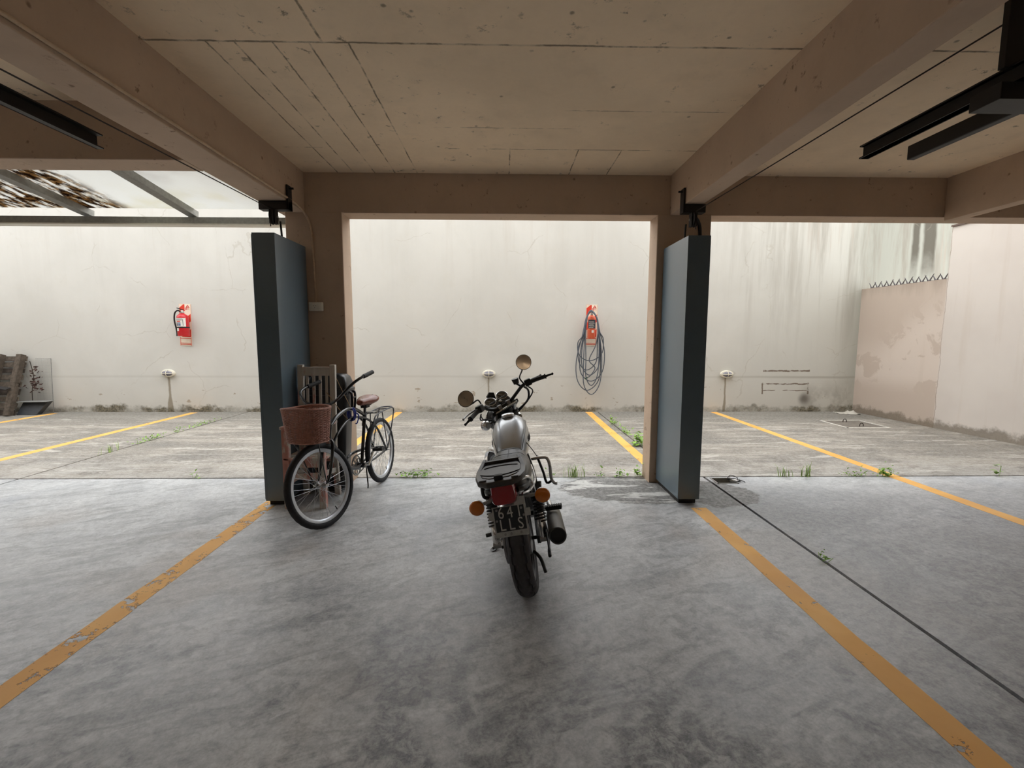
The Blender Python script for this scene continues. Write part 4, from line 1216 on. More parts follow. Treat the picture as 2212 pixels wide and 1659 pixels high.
mb = MB().lathe([(.03, -.006), (.10, -.006), (.105, 0), (.10, .006), (.03, .006)], (-.088, 0, .31), (1, 0, 0), 36, True)
for i in range(36):
    a = 2 * PI * i / 36
    mb.cbox((-.088, .108 * math.cos(a), .31 + .108 * math.sin(a)), (.008, .008, .012), Matrix.Rotation(a, 3, 'X'))
mp_(mb, 'sprocket', 'dull_metal')
mb = MB()
pts = []
for i in range(40):
    a = PI / 2 + PI * i / 39
    pts.append(Vector((-.088, .115 * math.cos(a), .31 + .115 * math.sin(a))))
top = [Vector((-.088, .60 - .6 * i / 24, .425)) for i in range(24)]; botm = [Vector((-.088, .6 * i / 24, .195 + .12 * i / 24)) for i in range(1, 24)]
for p, q in zip((top + pts + botm)[:-1], (top + pts + botm)[1:]):
    mb.bar(p, q, .012, .011, (1, 0, 0))
mp_(mb, 'chain', 'dull_metal', smooth=False)

# ---- frame, engine, exhaust
mb = MB()
mb.tube([(0, .80, .86), (0, .70, .82), (0, .35, .76), (0, .22, .72)], .024, 10, k=4)
for s in (-1, 1):
    mb.tube([(s * .03, .35, .75), (s * .10, .22, .70), (s * .105, -.10, .685), (s * .10, -.30, .72), (s * .06, -.36, .73)], .013, 8, k=4)
    mb.tube([(s * .09, -.02, .66), (s * .10, .18, .52), (s * .10, .40, .36)], .012, 8, k=3)
    mb.tube([(s * .03, .78, .80), (s * .10, .76, .5), (s * .11, .70, .26), (s * .11, .45, .24), (s * .10, .38, .36)], .014, 8, k=4)
mb.tube([(-.105, -.10, .685), (.105, -.10, .685)], .012, 8)
mp_(mb, 'frame', 'moto_black')
mb = MB().box(-.13, .13, .40, .72, .26, .42)
eng = mp_(mb, 'engine', 'dull_metal', bevel=.03, seg=3)
MB().lathe([(.10, 0), (.095, .03), (0, .035)], (.12, .50, .36), (1, 0, 0), 24).lathe([(.09, 0), (.085, .03), (0, .035)], (-.12, .52, .36), (-1, 0, 0), 24).build('crankcase_cover', M['dull_metal'], eng)
mb = MB()
for i in range(8):
    z = .43 + i * .022
    mb.box(-.085, .085, .56, .73, z, z + .007)
mb.box(-.06, .06, .59, .70, .42, .62)
mb.build('cylinder_fins', M['moto_black'], eng, smooth=False)
mb = MB().tube([(.03, .72, .54), (.06, .84, .46), (.13, .82, .30), (.18, .66, .255), (.20, .40, .28), (.212, .22, .32)], .019, 12, k=5)
mp_(mb, 'exhaust_pipe', 'chrome')
M['muffler'] = plain('matt_burnt_steel', s2l(92, 90, 86), .45, .6, .4)
ma, mbb = Vector((.205, .36, .305)), Vector((.217, -.205, .392))
L = (mbb - ma).length
muf = mp_(MB().lathe([(.018, -.02), (.03, .0), (.046, .06), (.048, .12), (.048, L - .01), (.046, L), (.040, L), (.040, L - .02)], ma, mbb - ma, 32), 'muffler', 'muffler')
MB().lathe([(.041, L - .018), (.016, L - .022), (.014, L - .03), (.013, L - .06), (0, L - .06)], ma, mbb - ma, 28).build('end_cap', M['moto_black'], muf)
mp_(MB().prism([(-.10, .375), (-.06, .375), (-.055, .32), (-.02, .30), (-.02, .26), (-.08, .25), (-.10, .30)], lambda u, v, t_: Vector((t_, u, v)), .150, .158), 'muffler_bracket', 'moto_black')
# passenger footrests and bracket plates
for s in (-1, 1):
    mb = MB().tube([(s * .12, .30, .40), (s * .15, .20, .40), (s * .15, .17, .40)], .012, 8, k=3)
    mb.prism([(.05, .50), (.10, .50), (.20, .38), (.12, .36)], lambda u, v, t_: Vector((t_, u, v)), s * .13, s * .138)
    mp_(mb, 'footrest_bracket', 'moto_black')
    if s < 0: continue      # the left one is folded away
    pg = MB()
    a, b = Vector((s * .165, .185, .402)), Vector((s * .265, .165, .408))
    pg.bar(a, b, .034, .026)
    for i in range(8):
        p = a + (b - a) * (i / 7.0)
        pg.cbox(p + Vector((0, 0, .014)), (.006, .034, .006))
    mp_(pg, 'footrest', 'rubber', bevel=.003, smooth=False)
mp_(MB().tube([(.19, .14, .36), (.20, .12, .34), (.205, .11, .295)], .021, 10, k=3), 'brake_pedal_link', 'rubber')
mp_(MB().tube([(.115, .42, .33), (.15, .20, .25), (.15, .02, .215)], .008, 8, k=4).cyl((.15, .02, .215), (.15, -.05, .21), .010, 8), 'brake_rod', 'moto_black')
mp_(MB().tube([(.06, -.02, .24), (.095, -.05, .205), (.112, -.12, .17), (.115, -.13, .16)], .010, 8, k=3), 'brake_arm', 'moto_black')
# side stand and gear-side footrest on the left
mp_(MB().tube([(-.12, .55, .27), (-.17, .55, .19), (-.21, .53, .09), (-.235, .50, .055), (-.26, .49, .052)], .013, 8, k=4).lathe([(0, 0), (.03, 0), (.032, .006), (0, .01)], (-.258, .49, .044), (-.18, 0, 1), 14), 'side_stand', 'moto_black')
mp_(MB().tube([(-.10, .36, .28), (-.16, .33, .25), (-.20, .32, .235), (-.255, .32, .228)], .013, 8, k=3), 'stand_lever', 'moto_black')

# ---- fuel tank
def ringsec(y, w, z0, z1, n=28, p=2.6, cx=0.0):
    out = []
    for i in range(n):
        a = 2 * PI * i / n
        c, s = math.cos(a), math.sin(a)
        xx = (abs(c) ** (2 / p)) * (1 if c >= 0 else -1) * w
        zz = (abs(s) ** (2 / p)) * (1 if s >= 0 else -1)
        zc, zh = (z0 + z1) / 2, (z1 - z0) / 2
        out.append(Vector((cx + xx * (1 - .10 * max(0, zz)), y, zc + zz * zh)))
    return out
tank = mp_(MB().loft([ringsec(.255, .050, .70, .745), ringsec(.265, .078, .675, .775), ringsec(.32, .096, .66, .815), ringsec(.42, .120, .66, .872), ringsec(.54, .132, .67, .925), ringsec(.64, .130, .69, .942), ringsec(.73, .116, .72, .935), ringsec(.785, .088, .755, .905), ringsec(.80, .05, .79, .85)]), 'fuel_tank', 'silver', angle=70, subd=1)
mp_(MB().lathe([(0, 0), (.040, 0), (.046, .006), (.046, .018), (.040, .024), (.012, .028), (0, .028)], (0.0, .63, .932), (0, .02, 1), 28), 'fuel_cap', 'chrome')
for s in (-1, 1):
    pts = []
    for y_, w_, z_ in ((.29, .078, .77), (.36, .094, .818), (.45, .110, .855), (.55, .118, .878), (.65, .116, .886), (.73, .102, .878)):
        pts.append((s * (w_ + .0015), y_, z_ - .006))
    mp_(MB().tube(pts, .0022, 5, k=4), 'tank_stripe', 'moto_black', parent=tank)
    me = text_mesh('SUZUKI', .045, .0015, M['ink'], 'emblem_letters', shear=.25, font_scale_x=1.15)
    for vtx in me.vertices:   # wrap on the tank side
        u, v, w_ = vtx.co
        yy = .55 + s * u
        vtx.co = (s * (.1305 - (v * v) * 1.5 - abs(yy - .56) ** 2 * .9 + w_ + .001), yy, .785 + v)
    o = bpy.data.objects.new('emblem', me); put(o, tank)

# ---- seat
seat = mp_(MB().loft([ringsec(.345, .045, .745, .79, p=2.4), ringsec(.33, .072, .725, .80, p=2.4), ringsec(.28, .098, .70, .806, p=2.6), ringsec(.20, .118, .685, .80, p=2.8), ringsec(.10, .128, .685, .795, p=3), ringsec(.03, .130, .69, .802, p=3), ringsec(-.02, .138, .69, .812, p=3), ringsec(-.10, .138, .69, .815, p=3), ringsec(-.25, .118, .70, .812, p=3), ringsec(-.33, .095, .72, .80, p=3), ringsec(-.35, .06, .74, .79, p=2.4)]).xf(Matrix.Translation((0, 0, -.012))), 'seat', 'seat', angle=70, subd=1)
mb = MB()
for y_, w_ in ((.24, .107), (.12, .124)):
    mb.tube([(-w_ * .86, y_, .758), (-w_ * .6, y_ + .012, .787), (0, y_ + .016, .7915), (w_ * .6, y_ + .012, .787), (w_ * .86, y_, .758)], .0014, 5, k=5)
mb.tube([(0, .33, .782), (0, .25, .793), (0, .12, .786), (0, .04, .788)], .0014, 5, k=4)
mp_(mb, 'stitching', 'moto_black', parent=seat)
mp_(MB().tube([(.118, .26, .665), (.134, .10, .662), (.140, -.10, .672), (.112, -.28, .69), (.08, -.34, .70)], .007, 8, k=4).tube([(-.118, .26, .665), (-.134, .10, .662), (-.140, -.10, .672), (-.112, -.28, .69), (-.08, -.34, .70)], .007, 8, k=4), 'seat_trim', 'chrome', parent=seat)
for s in (-1, 1):
    mp_(MB().prism([(.30, .64), (.10, .655), (-.02, .65), (.02, .50), (.16, .44), (.30, .48)], lambda u, v, t_: Vector((t_, u, v)), s * .095, s * .118), 'side_cover', 'silver', bevel=.012, seg=3)

# ---- rear mudguard, tail light, number plate
rings = []
for i in range(16):
    a = math.radians(70 + i * 5.4)
    r = .385
    cy, cz_ = r * math.cos(a) - .02, .31 + r * math.sin(a)
    rings.append([Vector((w_ * .075, cy + (abs(w_) ** 2.2) * .045 * -math.cos(a), cz_ - (abs(w_) ** 2.2) * .045 * math.sin(a))) for w_ in (-1, -.8, -.5, 0, .5, .8, 1)])
mb = MB().loft(rings, closed_ring=False)
o = mp_(mb, 'rear_mudguard', 'chrome', angle=70)
s_ = o.modifiers.new('thickness', 'SOLIDIFY'); s_.thickness = .003
def tail(y, w, z0, z1): return ringsec(y, w, z0, z1, 24, 5.0, -.008)
tailb = mp_(MB().loft([tail(-.27, .056, .685, .79), tail(-.33, .062, .672, .795), tail(-.345, .064, .670, .797)]), 'tail_light', 'moto_black', angle=50)
MB().loft([tail(-.345, .0645, .669, .798), tail(-.385, .063, .672, .795), tail(-.405, .056, .68, .785), tail(-.408, .04, .69, .77)]).build('lens', M['red_lens'], tailb, angle=50)
# plate with frame bracket; tilted with its foot forward
PT = Matrix.Translation((.004, -.405, .607)) @ Matrix.Rotation(math.radians(-8), 4, 'X')
mb = MB().box(-.083, .083, .004, .007, -.088, .062)
mb.box(-.105, .105, .006, .010, .0, .038).box(.03, .085, .005, .009, .06, .10)
plate = mp_(mb.xf(PT), 'number_plate', 'plate_edge', bevel=.002, smooth=False)
def onplate(mb, name, mat): return mb.xf(PT).build(name, M[mat], plate, smooth=False)
onplate(MB().box(-.075, .075, .0015, .0045, -.060, .058), 'plate_field', 'plate_black')
for txt, zz in (('641', .0285), ('LLS', -.0305)):
    for i, ch in enumerate(txt):
        me = text_mesh(ch, .080, .001, M['plate_white'], 'plate_character', font_scale_x=.80)
        o = bpy.data.objects.new('plate_character', me); put(o, plate)
        o.matrix_local = PT @ Matrix.Translation(((i - 1) * .045 + .004, .0008, zz)) @ Matrix.Rotation(PI / 2, 4, 'X')
for bx, bz in ((-.060, .047), (.062, .044), (-.066, -.005), (.07, .008), (-.035, -.074), (-.005, -.074), (.045, -.072)):
    onplate(MB().cyl((bx, .004, bz), (bx, -.002, bz), .006, 8), 'plate_bolt', 'dull_metal')
# rear indicators
def indicator(name, p, stalk_from, parent=moto, st=False, back='chrome', facing=-1):
    p = Vector(p)
    mbi = MB().lathe([(.0, .045), (.022, .042), (.034, .025), (.038, .006), (.038, 0), (.0, 0)], p, (0, -facing, 0), 28)
    o = mp_(mbi, name, back, parent, st)
    ml = MB().lathe([(.0385, 0), (.0385, -.006), (.033, -.014), (.018, -.019), (0, -.020)], p, (0, -facing, 0), 28)
    if st: ml.xf(STM)
    ml.build('lens', M['amber'], o)
    ms = MB().tube([Vector(stalk_from), p + Vector((0, -facing * .02, 0))], .009, 10)
    if st: ms.xf(STM)
    ms.build('stalk', M['dull_metal'], o)
indicator('rear_indicator', (-.158, -.345, .662), (-.055, -.32, .69))
indicator('rear_indicator', (.178, -.33, .672), (.06, -.30, .675))
indicator('front_indicator', (-.160, .86, .922), (-.07, .90, .91), st=True, back='chrome', facing=1)
indicator('front_indicator', (.125, .90, .84), (.07, .90, .90), st=True, back='chrome', facing=1)

# ---- luggage plate on chrome supports
def rack_ring(k, z):
    pts = [(-.133, -.20), (-.122, -.15), (-.092, -.09), (.092, -.09), (.122, -.15), (.133, -.20), (.133, -.30), (.11, -.375), (.06, -.415), (-.06, -.415), (-.11, -.375), (-.128, -.30)]
    return [Vector((x_ * k, -.2 + (y_ + .2) * k, z)) for x_, y_ in pts]
RKM = Matrix.Translation((-.018, -.2, .796)) @ Matrix.Rotation(math.radians(1), 4, 'X') @ Matrix.Translation((0, .2, 0))
rack = mp_(MB().loft([rack_ring(.96, -.022), rack_ring(1, -.012), rack_ring(1, .008), rack_ring(.93, .012)]).xf(RKM), 'luggage_plate', 'moto_plastic', bevel=.005)
def onrack(mb, name, mat='moto_plastic', **kw): return mb.xf(RKM).build(name, M[mat], rack, **kw)
onrack(MB().loft([rack_ring(.80, .010), rack_ring(.78, .016)]), 'raised_pad')
onrack(MB().tube([(-.09, -.20, .018), (-.04, -.18, .018), (.04, -.18, .018), (.09, -.20, .018)], .0025, 5, k=4).tube([(-.10, -.30, .018), (-.04, -.335, .018), (.04, -.335, .018), (.10, -.30, .018)], .0025, 5, k=4), 'moulded_ribs')
mb = MB().box(-.105, -.080, -.105, -.08, .0, .030).box(.080, .105, -.105, -.08, .0, .030).box(-.105, .105, -.118, -.092, .016, .030).box(-.015, .015, -.105, -.08, .0, .030)
mb.add([(-.133, -.22, .008), (-.110, -.22, .008), (-.085, -.08, .036), (-.105, -.08, .036), (-.133, -.22, -.005), (-.110, -.22, -.005), (-.085, -.08, .022), (-.105, -.08, .022)], [(0, 1, 2, 3), (4, 7, 6, 5), (0, 4, 5, 1), (1, 5, 6, 2), (2, 6, 7, 3), (3, 7, 4, 0)])
mb.add([(.133, -.22, .008), (.110, -.22, .008), (.085, -.08, .036), (.105, -.08, .036), (.133, -.22, -.005), (.110, -.22, -.005), (.085, -.08, .022), (.105, -.08, .022)], [(0, 1, 2, 3), (4, 7, 6, 5), (0, 4, 5, 1), (1, 5, 6, 2), (2, 6, 7, 3), (3, 7, 4, 0)])
onrack(mb, 'front_lip', smooth=False, bevel=.003)
onrack(MB().box(-.022, .022, -.40, -.365, .008, .034), 'latch', 'rubber', bevel=.006, smooth=False)
for s in (-1, 1):
    onrack(MB().box(s * .08 - .018, s * .08 + .018, -.392, -.375, .008, .018), 'stop', bevel=.003, smooth=False)
    mp_(MB().tube([(s * .075, -.33, .768), (s * .118, -.28, .762), (s * .132, -.20, .71), (s * .132, -.13, .64), (s * .13, -.06, .60)], .008, 8, k=4), 'rack_support', 'chrome')
mp_(MB().tube([(-.10, -.30, .79), (-.115, -.33, .76), (-.112, -.345, .715), (-.09, -.33, .70)], .009, 8, k=4), 'grab_hook', 'moto_black')
# side guard rail of the right-hand side
mp_(MB().tube([(.13, .235, .712), (.20, .215, .715), (.228, .205, .705), (.236, .195, .66), (.232, .19, .585), (.245, .185, .555), (.262, .18, .55)], .010, 10, k=5), 'guard_rail', 'chrome')
mp_(MB().tube([(.17, .225, .712), (.19, .21, .62), (.20, .19, .56), (.235, .188, .57)], .008, 8, k=3), 'guard_brace', 'moto_black')
mp_(MB().tube([(.10, .42, .79), (.14, .34, .745), (.165, .27, .715), (.172, .255, .718), (.165, .245, .722)], .003, 6, k=4), 'bungee_cord', 'rubber')

# ---- fork, head, handlebar (turned left)
for s in (-1, 1):
    a = Vector((s * .09, .765, .985)); b = Vector((s * .09, 1.235, .31))
    d = (b - a)
    fk = mp_(MB().cyl(a, a + d * .55, .016, 14), 'fork_tube', 'chrome', st=True)
    MB().cyl(a + d * .5, b + d.normalized() * .01, .024, 14).xf(STM).build('fork_slider', M['dull_metal'], fk)
    MB().cyl(a + d * .09, a + d * .24, .026, 14).xf(STM).build('fork_shroud', M['moto_black'], fk)
mp_(MB().prism([(-.12, -.02), (.12, -.02), (.12, .03), (.05, .055), (-.05, .055), (-.12, .03)], lambda u, v, t_: Vector((u, .765 + v, .975 + t_ - v * .5)), -.012, .014), 'top_yoke', 'moto_black', st=True, bevel=.004)
mp_(MB().prism([(-.12, -.03), (.12, -.03), (.12, .03), (-.12, .03)], lambda u, v, t_: Vector((u, .86 + v, .83 + t_ - v * .5)), -.014, .014), 'bottom_yoke', 'moto_black', st=True, bevel=.004)
mp_(MB().cyl((0, .80, .98), (0, .885, .80), .028, 16), 'steering_head', 'moto_black')
# front mudguard
rings = []
for i in range(14):
    a = math.radians(40 + i * 9)
    r = .335
    rings.append([Vector((w_ * .055, 1.29 + (r - abs(w_) ** 2.2 * .03) * math.cos(a), .305 + (r - abs(w_) ** 2.2 * .03) * math.sin(a))) for w_ in (-1, -.7, -.3, .3, .7, 1)])
o = mp_(MB().loft(rings, closed_ring=False), 'front_mudguard', 'chrome', st=True, angle=70)
s_ = o.modifiers.new('thickness', 'SOLIDIFY'); s_.thickness = .003
# headlight
hl = mp_(MB().lathe([(0, -.10), (.05, -.095), (.078, -.06), (.088, 0), (.092, .02), (.086, .03)], (0, .945, .90), (0, 1, -.08), 28), 'headlight', 'moto_black', st=True)
MB().lathe([(.086, .028), (.07, .04), (.03, .048), (0, .05)], (0, .945, .90), (0, 1, -.08), 28).xf(STM).build('headlight_glass', M['glass'], hl)
MB().lathe([(.085, .015), (.096, .018), (.096, .034), (.085, .036)], (0, .945, .90), (0, 1, -.08), 28, True).xf(STM).build('headlight_rim', M['chrome'], hl)
# instruments
GAX = Vector((0, -.62, .79))
def gauge(x, pale):
    o_ = Vector((x, .838, 1.048))
    g = mp_(MB().lathe([(0, -.05), (.034, -.045), (.042, -.02), (.043, .012), (.040, .016)], o_, GAX, 28), 'instrument', 'moto_black', st=True)
    MB().lathe([(.037, .012), (.0445, .012), (.0445, .021), (.041, .023), (.038, .019)], o_, GAX, 28, True).xf(STM).build('bezel', M['chrome'], g)
    MB().lathe([(.040, .0168), (0, .0172)], o_, GAX, 28).xf(STM).build('dial', M['glass'], g)
    x_, y_, d_ = frame_from(GAX)
    c = o_ + d_ * .0182
    MB().bar(c, c + (x_ * .5 - y_ * .8) * .032, .0022, .0008, d_).xf(STM).build('needle', M['paper'], g, smooth=False)
    tk = MB()
    for k in range(11):
        a = math.radians(-40 + 26 * k)
        v_ = x_ * math.cos(a) + y_ * math.sin(a)
        tk.bar(c + v_ * .028, c + v_ * .034, .0016, .0006, d_)
    tk.xf(STM).build('tick_marks', M['paper'], g, smooth=False)
gauge(-.055, True); gauge(.055, False)
mp_(MB().cbox((0, .80, 1.025), (.17, .07, .03), Matrix.Rotation(math.radians(38), 3, 'X')), 'instrument_panel', 'moto_black', st=True, bevel=.006)
mp_(MB().lathe([(0, 0), (.012, 0), (.012, .008), (.004, .010), (0, .006)], (0, .785, 1.035), GAX, 18), 'ignition_lock', 'steel', st=True)
mp_(MB().prism([(-.028, 0), (.028, 0), (.034, .05), (.0, .07), (-.034, .05)], lambda u, v, t_: Vector((u, .895 + t_, 1.05 + v)), -.01, .012), 'indicator_cluster_cover', 'moto_black', st=True, bevel=.004)
# bar; the mirror glasses are turned towards the rider
MDX = {-1: .62, 1: .45}
MDZ = {-1: -.46, 1: -.24}
bar_pts = [(-.36, .575, 1.078), (-.24, .64, 1.092), (-.185, .68, 1.085), (-.14, .735, 1.045), (-.06, .762, 1.005), (.06, .762, 1.005), (.125, .735, 1.035), (.165, .68, 1.070), (.215, .64, 1.076), (.315, .585, 1.064)]
mp_(MB().tube(bar_pts, .0125, 12, k=4), 'handlebar', 'moto_black', st=True)
mp_(MB().box(-.055, -.025, .742, .785, .985, 1.022).box(.025, .055, .742, .785, .985, 1.022), 'bar_clamp', 'dull_metal', st=True, bevel=.004)
for s in (-1, 1):
    def B(q): # point on the outer bar
        return Vector((s * (.24 + ((.345 if s > 0 else .36) - .24) * q) - (.026 if s > 0 else 0), .64 + (.575 - .64) * q, 1.092 - .014 * q - (.016 if s > 0 else 0)))
    mp_(MB().lathe([(.016, 0), (.0165, .02), (.015, .03), (.015, .10), (.0185, .105), (.0185, .112)], B(.12), B(1) - B(0), 16), 'grip', 'rubber', st=True)
    mp_(MB().tube([B(1.0), B(1.02), B(1.40)], [.011, .009, .006], 10).sphere(B(1.42), .009, 10, 8), 'bar_end', 'rubber', st=True)
    mp_(MB().cbox(B(-.10), (.05, .045, .05), Matrix.Rotation(-s * .5, 3, 'Z')), 'switch_housing', 'moto_black', st=True, bevel=.008, seg=3)
    c0 = B(-.25)
    lv = MB().tube([c0 + Vector((0, .02, -.004)), c0 + Vector((s * .02, .06, -.006)), c0 + Vector((s * .09, .055, -.008)), c0 + Vector((s * .15, .015, -.01))], [.008, .007, .006, .005], 8, k=4).sphere(c0 + Vector((s * .153, .013, -.01)), .009, 8, 6)
    mp_(lv, 'lever', 'dull_metal', st=True)
    mst = B(-.35)
    mc = Vector((s * .27, .69, 1.205 + s * .010))
    mr = mp_(MB().lathe([(0, .026), (.034, .022), (.054, .006), (.058, -.002), (.058, -.005), (.054, -.006)], mc, (MDX[s], .9, MDZ[s]), 32), 'mirror', 'moto_black', st=True)
    MB().lathe([(.0545, -.0070), (0, -.0074)], mc, (MDX[s], .9, MDZ[s]), 32).xf(STM).build('mirror_glass', M['mirror'], mr)
    MB().tube([mst, mst + Vector((s * .0, .02, .05)), mc + Vector((-s * .03, .03, -.055)), mc + Vector((0, .018, -.02))], .0055, 8, k=4).xf(STM).build('mirror_stem', M['moto_black'], mr)
# front brake reservoir on the right
mp_(MB().bar((.165, .70, 1.075), (.150, .715, 1.105), .02, .014), 'reservoir_clamp', 'moto_black', st=True)
rs = mp_(MB().lathe([(.020, 0), (.024, .02), (.027, .034), (.027, .040), (.0, .042)], (.150, .715, 1.10), (.1, -.1, 1), 20), 'brake_reservoir', 'moto_plastic', st=True)
mp_(MB().tube([(.20, .72, 1.05), (.24, .76, 1.0), (.22, .80, .93), (.12, .82, .90)], .008, 8, k=5).tube([(.22, .70, 1.04), (.26, .74, .98), (.20, .80, .92), (.10, .83, .88)], .005, 8, k=5), 'brake_hose', 'rubber', st=True)
mp_(MB().tube([(-.21, .72, 1.04), (-.20, .80, .99), (-.12, .86, .95), (-.05, .86, .85)], .005, 8, k=5).tube([(-.22, .71, 1.04), (-.17, .81, .97), (-.08, .84, .92), (-.04, .80, .80)], .004, 8, k=5), 'clutch_cable', 'rubber', st=True)
mp_(MB().tube([(-.10, .765, 1.0), (.10, .765, 1.0)], .007, 8).tube([(-.10, .735, .985), (.10, .735, .985)], .006, 8), 'yoke_trim', 'chrome', st=True)

MB().box(-.1135, -.1105, -.055, -.005, .335, .375).build('sticker', plain('pale_green_sticker', s2l(196, 216, 200), .4), moto, smooth=False)
# ================================================================ BICYCLE
bike = empty('bicycle', (-1.239, 4.576, 0.0), label='black cruiser bicycle with a wicker front basket and brown saddle', cat='bicycle')
bike.rotation_mode = 'QUATERNION'
BK_YAW, BK_LEAN, BK_STEER = math.radians(172.4), 0.068, math.radians(-18)
bike.rotation_quaternion = (Matrix.Rotation(BK_YAW, 3, 'Z') @ Matrix.Rotation(BK_LEAN, 3, 'Y')).to_quaternion()
BRK = math.radians(21)
BSAX = Vector((0, -math.sin(BRK), math.cos(BRK)))
BSP = Vector((0, 1.13 - .04 - .39 * math.tan(BRK), .72))
BST = Matrix.Translation(BSP) @ Matrix.Rotation(BK_STEER, 4, BSAX) @ Matrix.Translation(-BSP)
M['bike_black'] = plain('glossy_black_bike_paint', s2l(26, 27, 32), .22, 0, .6)
M['bike_tyre'] = plain('knobbly_black_tyre', s2l(40, 40, 43), .75, 0, .3, var=.2)
M['alloy'] = plain('silver_alloy_rim', s2l(196, 200, 206), .32, .55, .5, var=.06)
M['bike_chrome'] = M['chrome']
M['rack_steel'] = plain('grey_painted_rack', s2l(70, 72, 78), .4, .2)
M['saddle'] = plain('brown_saddle_vinyl', s2l(122, 66, 48), .28, 0, .6, var=.12, scale=8)
def bp_(mb, name, mat, parent=bike, st=False, **kw):
    if st: mb.xf(BST)
    return mb.build(name, M[mat] if isinstance(mat, str) else mat, parent, **kw)

def bike_wheel(name, c, st):
    c = Vector(c)
    R, tw = .330, .050
    rr = R - tw + .004
    rim = bp_(MB().lathe([(rr, -.014), (rr + .008, -.0155), (rr + .008, -.012), (rr - .004, -.010), (rr - .012, -.006), (rr - .022, -.005), (rr - .024, 0), (rr - .022, .005), (rr - .012, .006), (rr - .004, .010), (rr + .008, .012), (rr + .008, .0155), (rr, .014), (rr - .020, .013), (rr - .026, .008), (rr - .028, 0), (rr - .026, -.008), (rr - .020, -.013)], c, (1, 0, 0), 72, True), name, 'alloy', st=st)
    vs_, fs = [], []
    n, m = 144, 16
    for i in range(n):
        a = 2 * PI * i / n
        for j in range(m):
            th = 2 * PI * j / m
            x = math.sin(th) * tw / 2; pr = R - tw / 2 + math.cos(th) * tw / 2
            if math.cos(th) > .35 and ((i // 2) + (j % 2)) % 2: pr -= .004; x *= .95
            vs_.append(c + Vector((x, pr * math.cos(a), pr * math.sin(a))))
    for i in range(n):
        for j in range(m):
            fs.append((i * m + j, i * m + (j + 1) % m, ((i + 1) % n) * m + (j + 1) % m, ((i + 1) % n) * m + j))
    bp_(MB().add(vs_, fs), 'tyre', 'bike_tyre', rim, st)
    bp_(MB().lathe([(.006, -.055), (.010, -.045), (.024, -.036), (.024, -.030), (.014, -.026), (.014, .026), (.024, .030), (.024, .036), (.010, .045), (.006, .055)], c, (1, 0, 0), 20), 'hub', 'dull_metal', rim, st)
    for k in range(36):
        a = 2 * PI * k / 36
        s = -1 if k % 2 else 1
        off = 1.25 * (1 if (k // 2) % 2 else -1)
        p0 = c + Vector((s * .033, .022 * math.cos(a + off), .022 * math.sin(a + off))); p1 = c + Vector((s * .004, (rr - .02) * math.cos(a), (rr - .02) * math.sin(a)))
        bp_(MB().tube([p0, p1], .0013, 4, caps=False), 'spoke', 'alloy', rim, st)
    for a in (-2.0, 1.0):
        bp_(MB().cyl(c + Vector((0, (rr - .025) * math.cos(a), (rr - .025) * math.sin(a))), c + Vector((0, (rr - .06) * math.cos(a), (rr - .06) * math.sin(a))), .004, 6), 'valve', 'rubber', rim, st)
        break
    return rim
bike_wheel('rear_wheel', (0, 0, .33), False)
bike_wheel('front_wheel', (0, 1.13, .33), True)
BB = Vector((0, .445, .295))
# frame
mb = MB()
mb.tube([BB, (0, .37, .50), (0, .285, .74)], .015, 12)
mb.tube([(0, .935, .755), (0, .80, .815), (0, .62, .845), (0, .46, .82), (0, .315, .755)], .0165, 12, k=5)
for s in (-1, 1):
    mb.tube([(0, .90, .615), (0, .80, .685), (0, .64, .745), (s * .012, .47, .752), (s * .03, .30, .70), (s * .05, .15, .585), (s * .062, .04, .40), (s * .064, .0, .335)], .0105, 10, k=5)
    mb.tube([BB + Vector((s * .02, 0, 0)), (s * .045, .25, .305), (s * .062, .0, .33)], .010, 10, k=3)
mb.tube([(0, .955, .665), (0, .90, .59), (0, .80, .45), (0, .68, .345), (0, .54, .298), BB], .0175, 12, k=5)
mb.cyl((-.036, BB.y, BB.z), (.036, BB.y, BB.z), .024, 16)
ht = Vector((0, .93, .77)); hb = Vector((0, .975, .645))
mb.cyl(ht, hb, .021, 16)
bp_(mb, 'frame', 'bike_black')
# fork
mb = MB()
for s in (-1, 1):
    mb.tube([(s * .0, .972, .655), (s * .048, .985, .635), (s * .058, 1.01, .56), (s * .056, 1.075, .40), (s * .056, 1.125, .335)], [.014, .0145, .013, .011, .009], 10, k=5)
bp_(mb, 'fork', 'bike_black', st=True)
bp_(MB().cyl((-.075, 1.13, .33), (.075, 1.13, .33), .006, 8).cyl((-.074, 1.13, .33), (-.062, 1.13, .33), .011, 6).cyl((.074, 1.13, .33), (.062, 1.13, .33), .011, 6), 'front_axle', 'chrome', st=True)
bp_(MB().cyl((-.10, 0, .33), (.085, 0, .33), .006, 8).cyl((-.08, 0, .33), (-.068, 0, .33), .011, 6), 'rear_axle', 'chrome')
# stem and handlebar
bp_(MB().tube([(0, .945, .73), (0, .905, .845), (0, .895, .90), (0, .915, .935)], .0135, 10, k=4), 'stem', 'bike_black', st=True)
bp_(MB().tube([(-.30, .66, 1.13), (-.315, .80, 1.105), (-.285, .90, 1.06), (-.18, .95, .975), (-.06, .93, .938), (0, .925, .935), (.06, .93, .938), (.18, .95, .975), (.285, .90, 1.06), (.315, .80, 1.105), (.30, .66, 1.13)], .0115, 12, k=5), 'handlebar', 'bike_black', st=True)
for s in (-1, 1):
    bp_(MB().tube([(s * .314, .785, 1.107), (s * .30, .655, 1.132)], .0175, 14), 'grip', 'rubber', st=True)
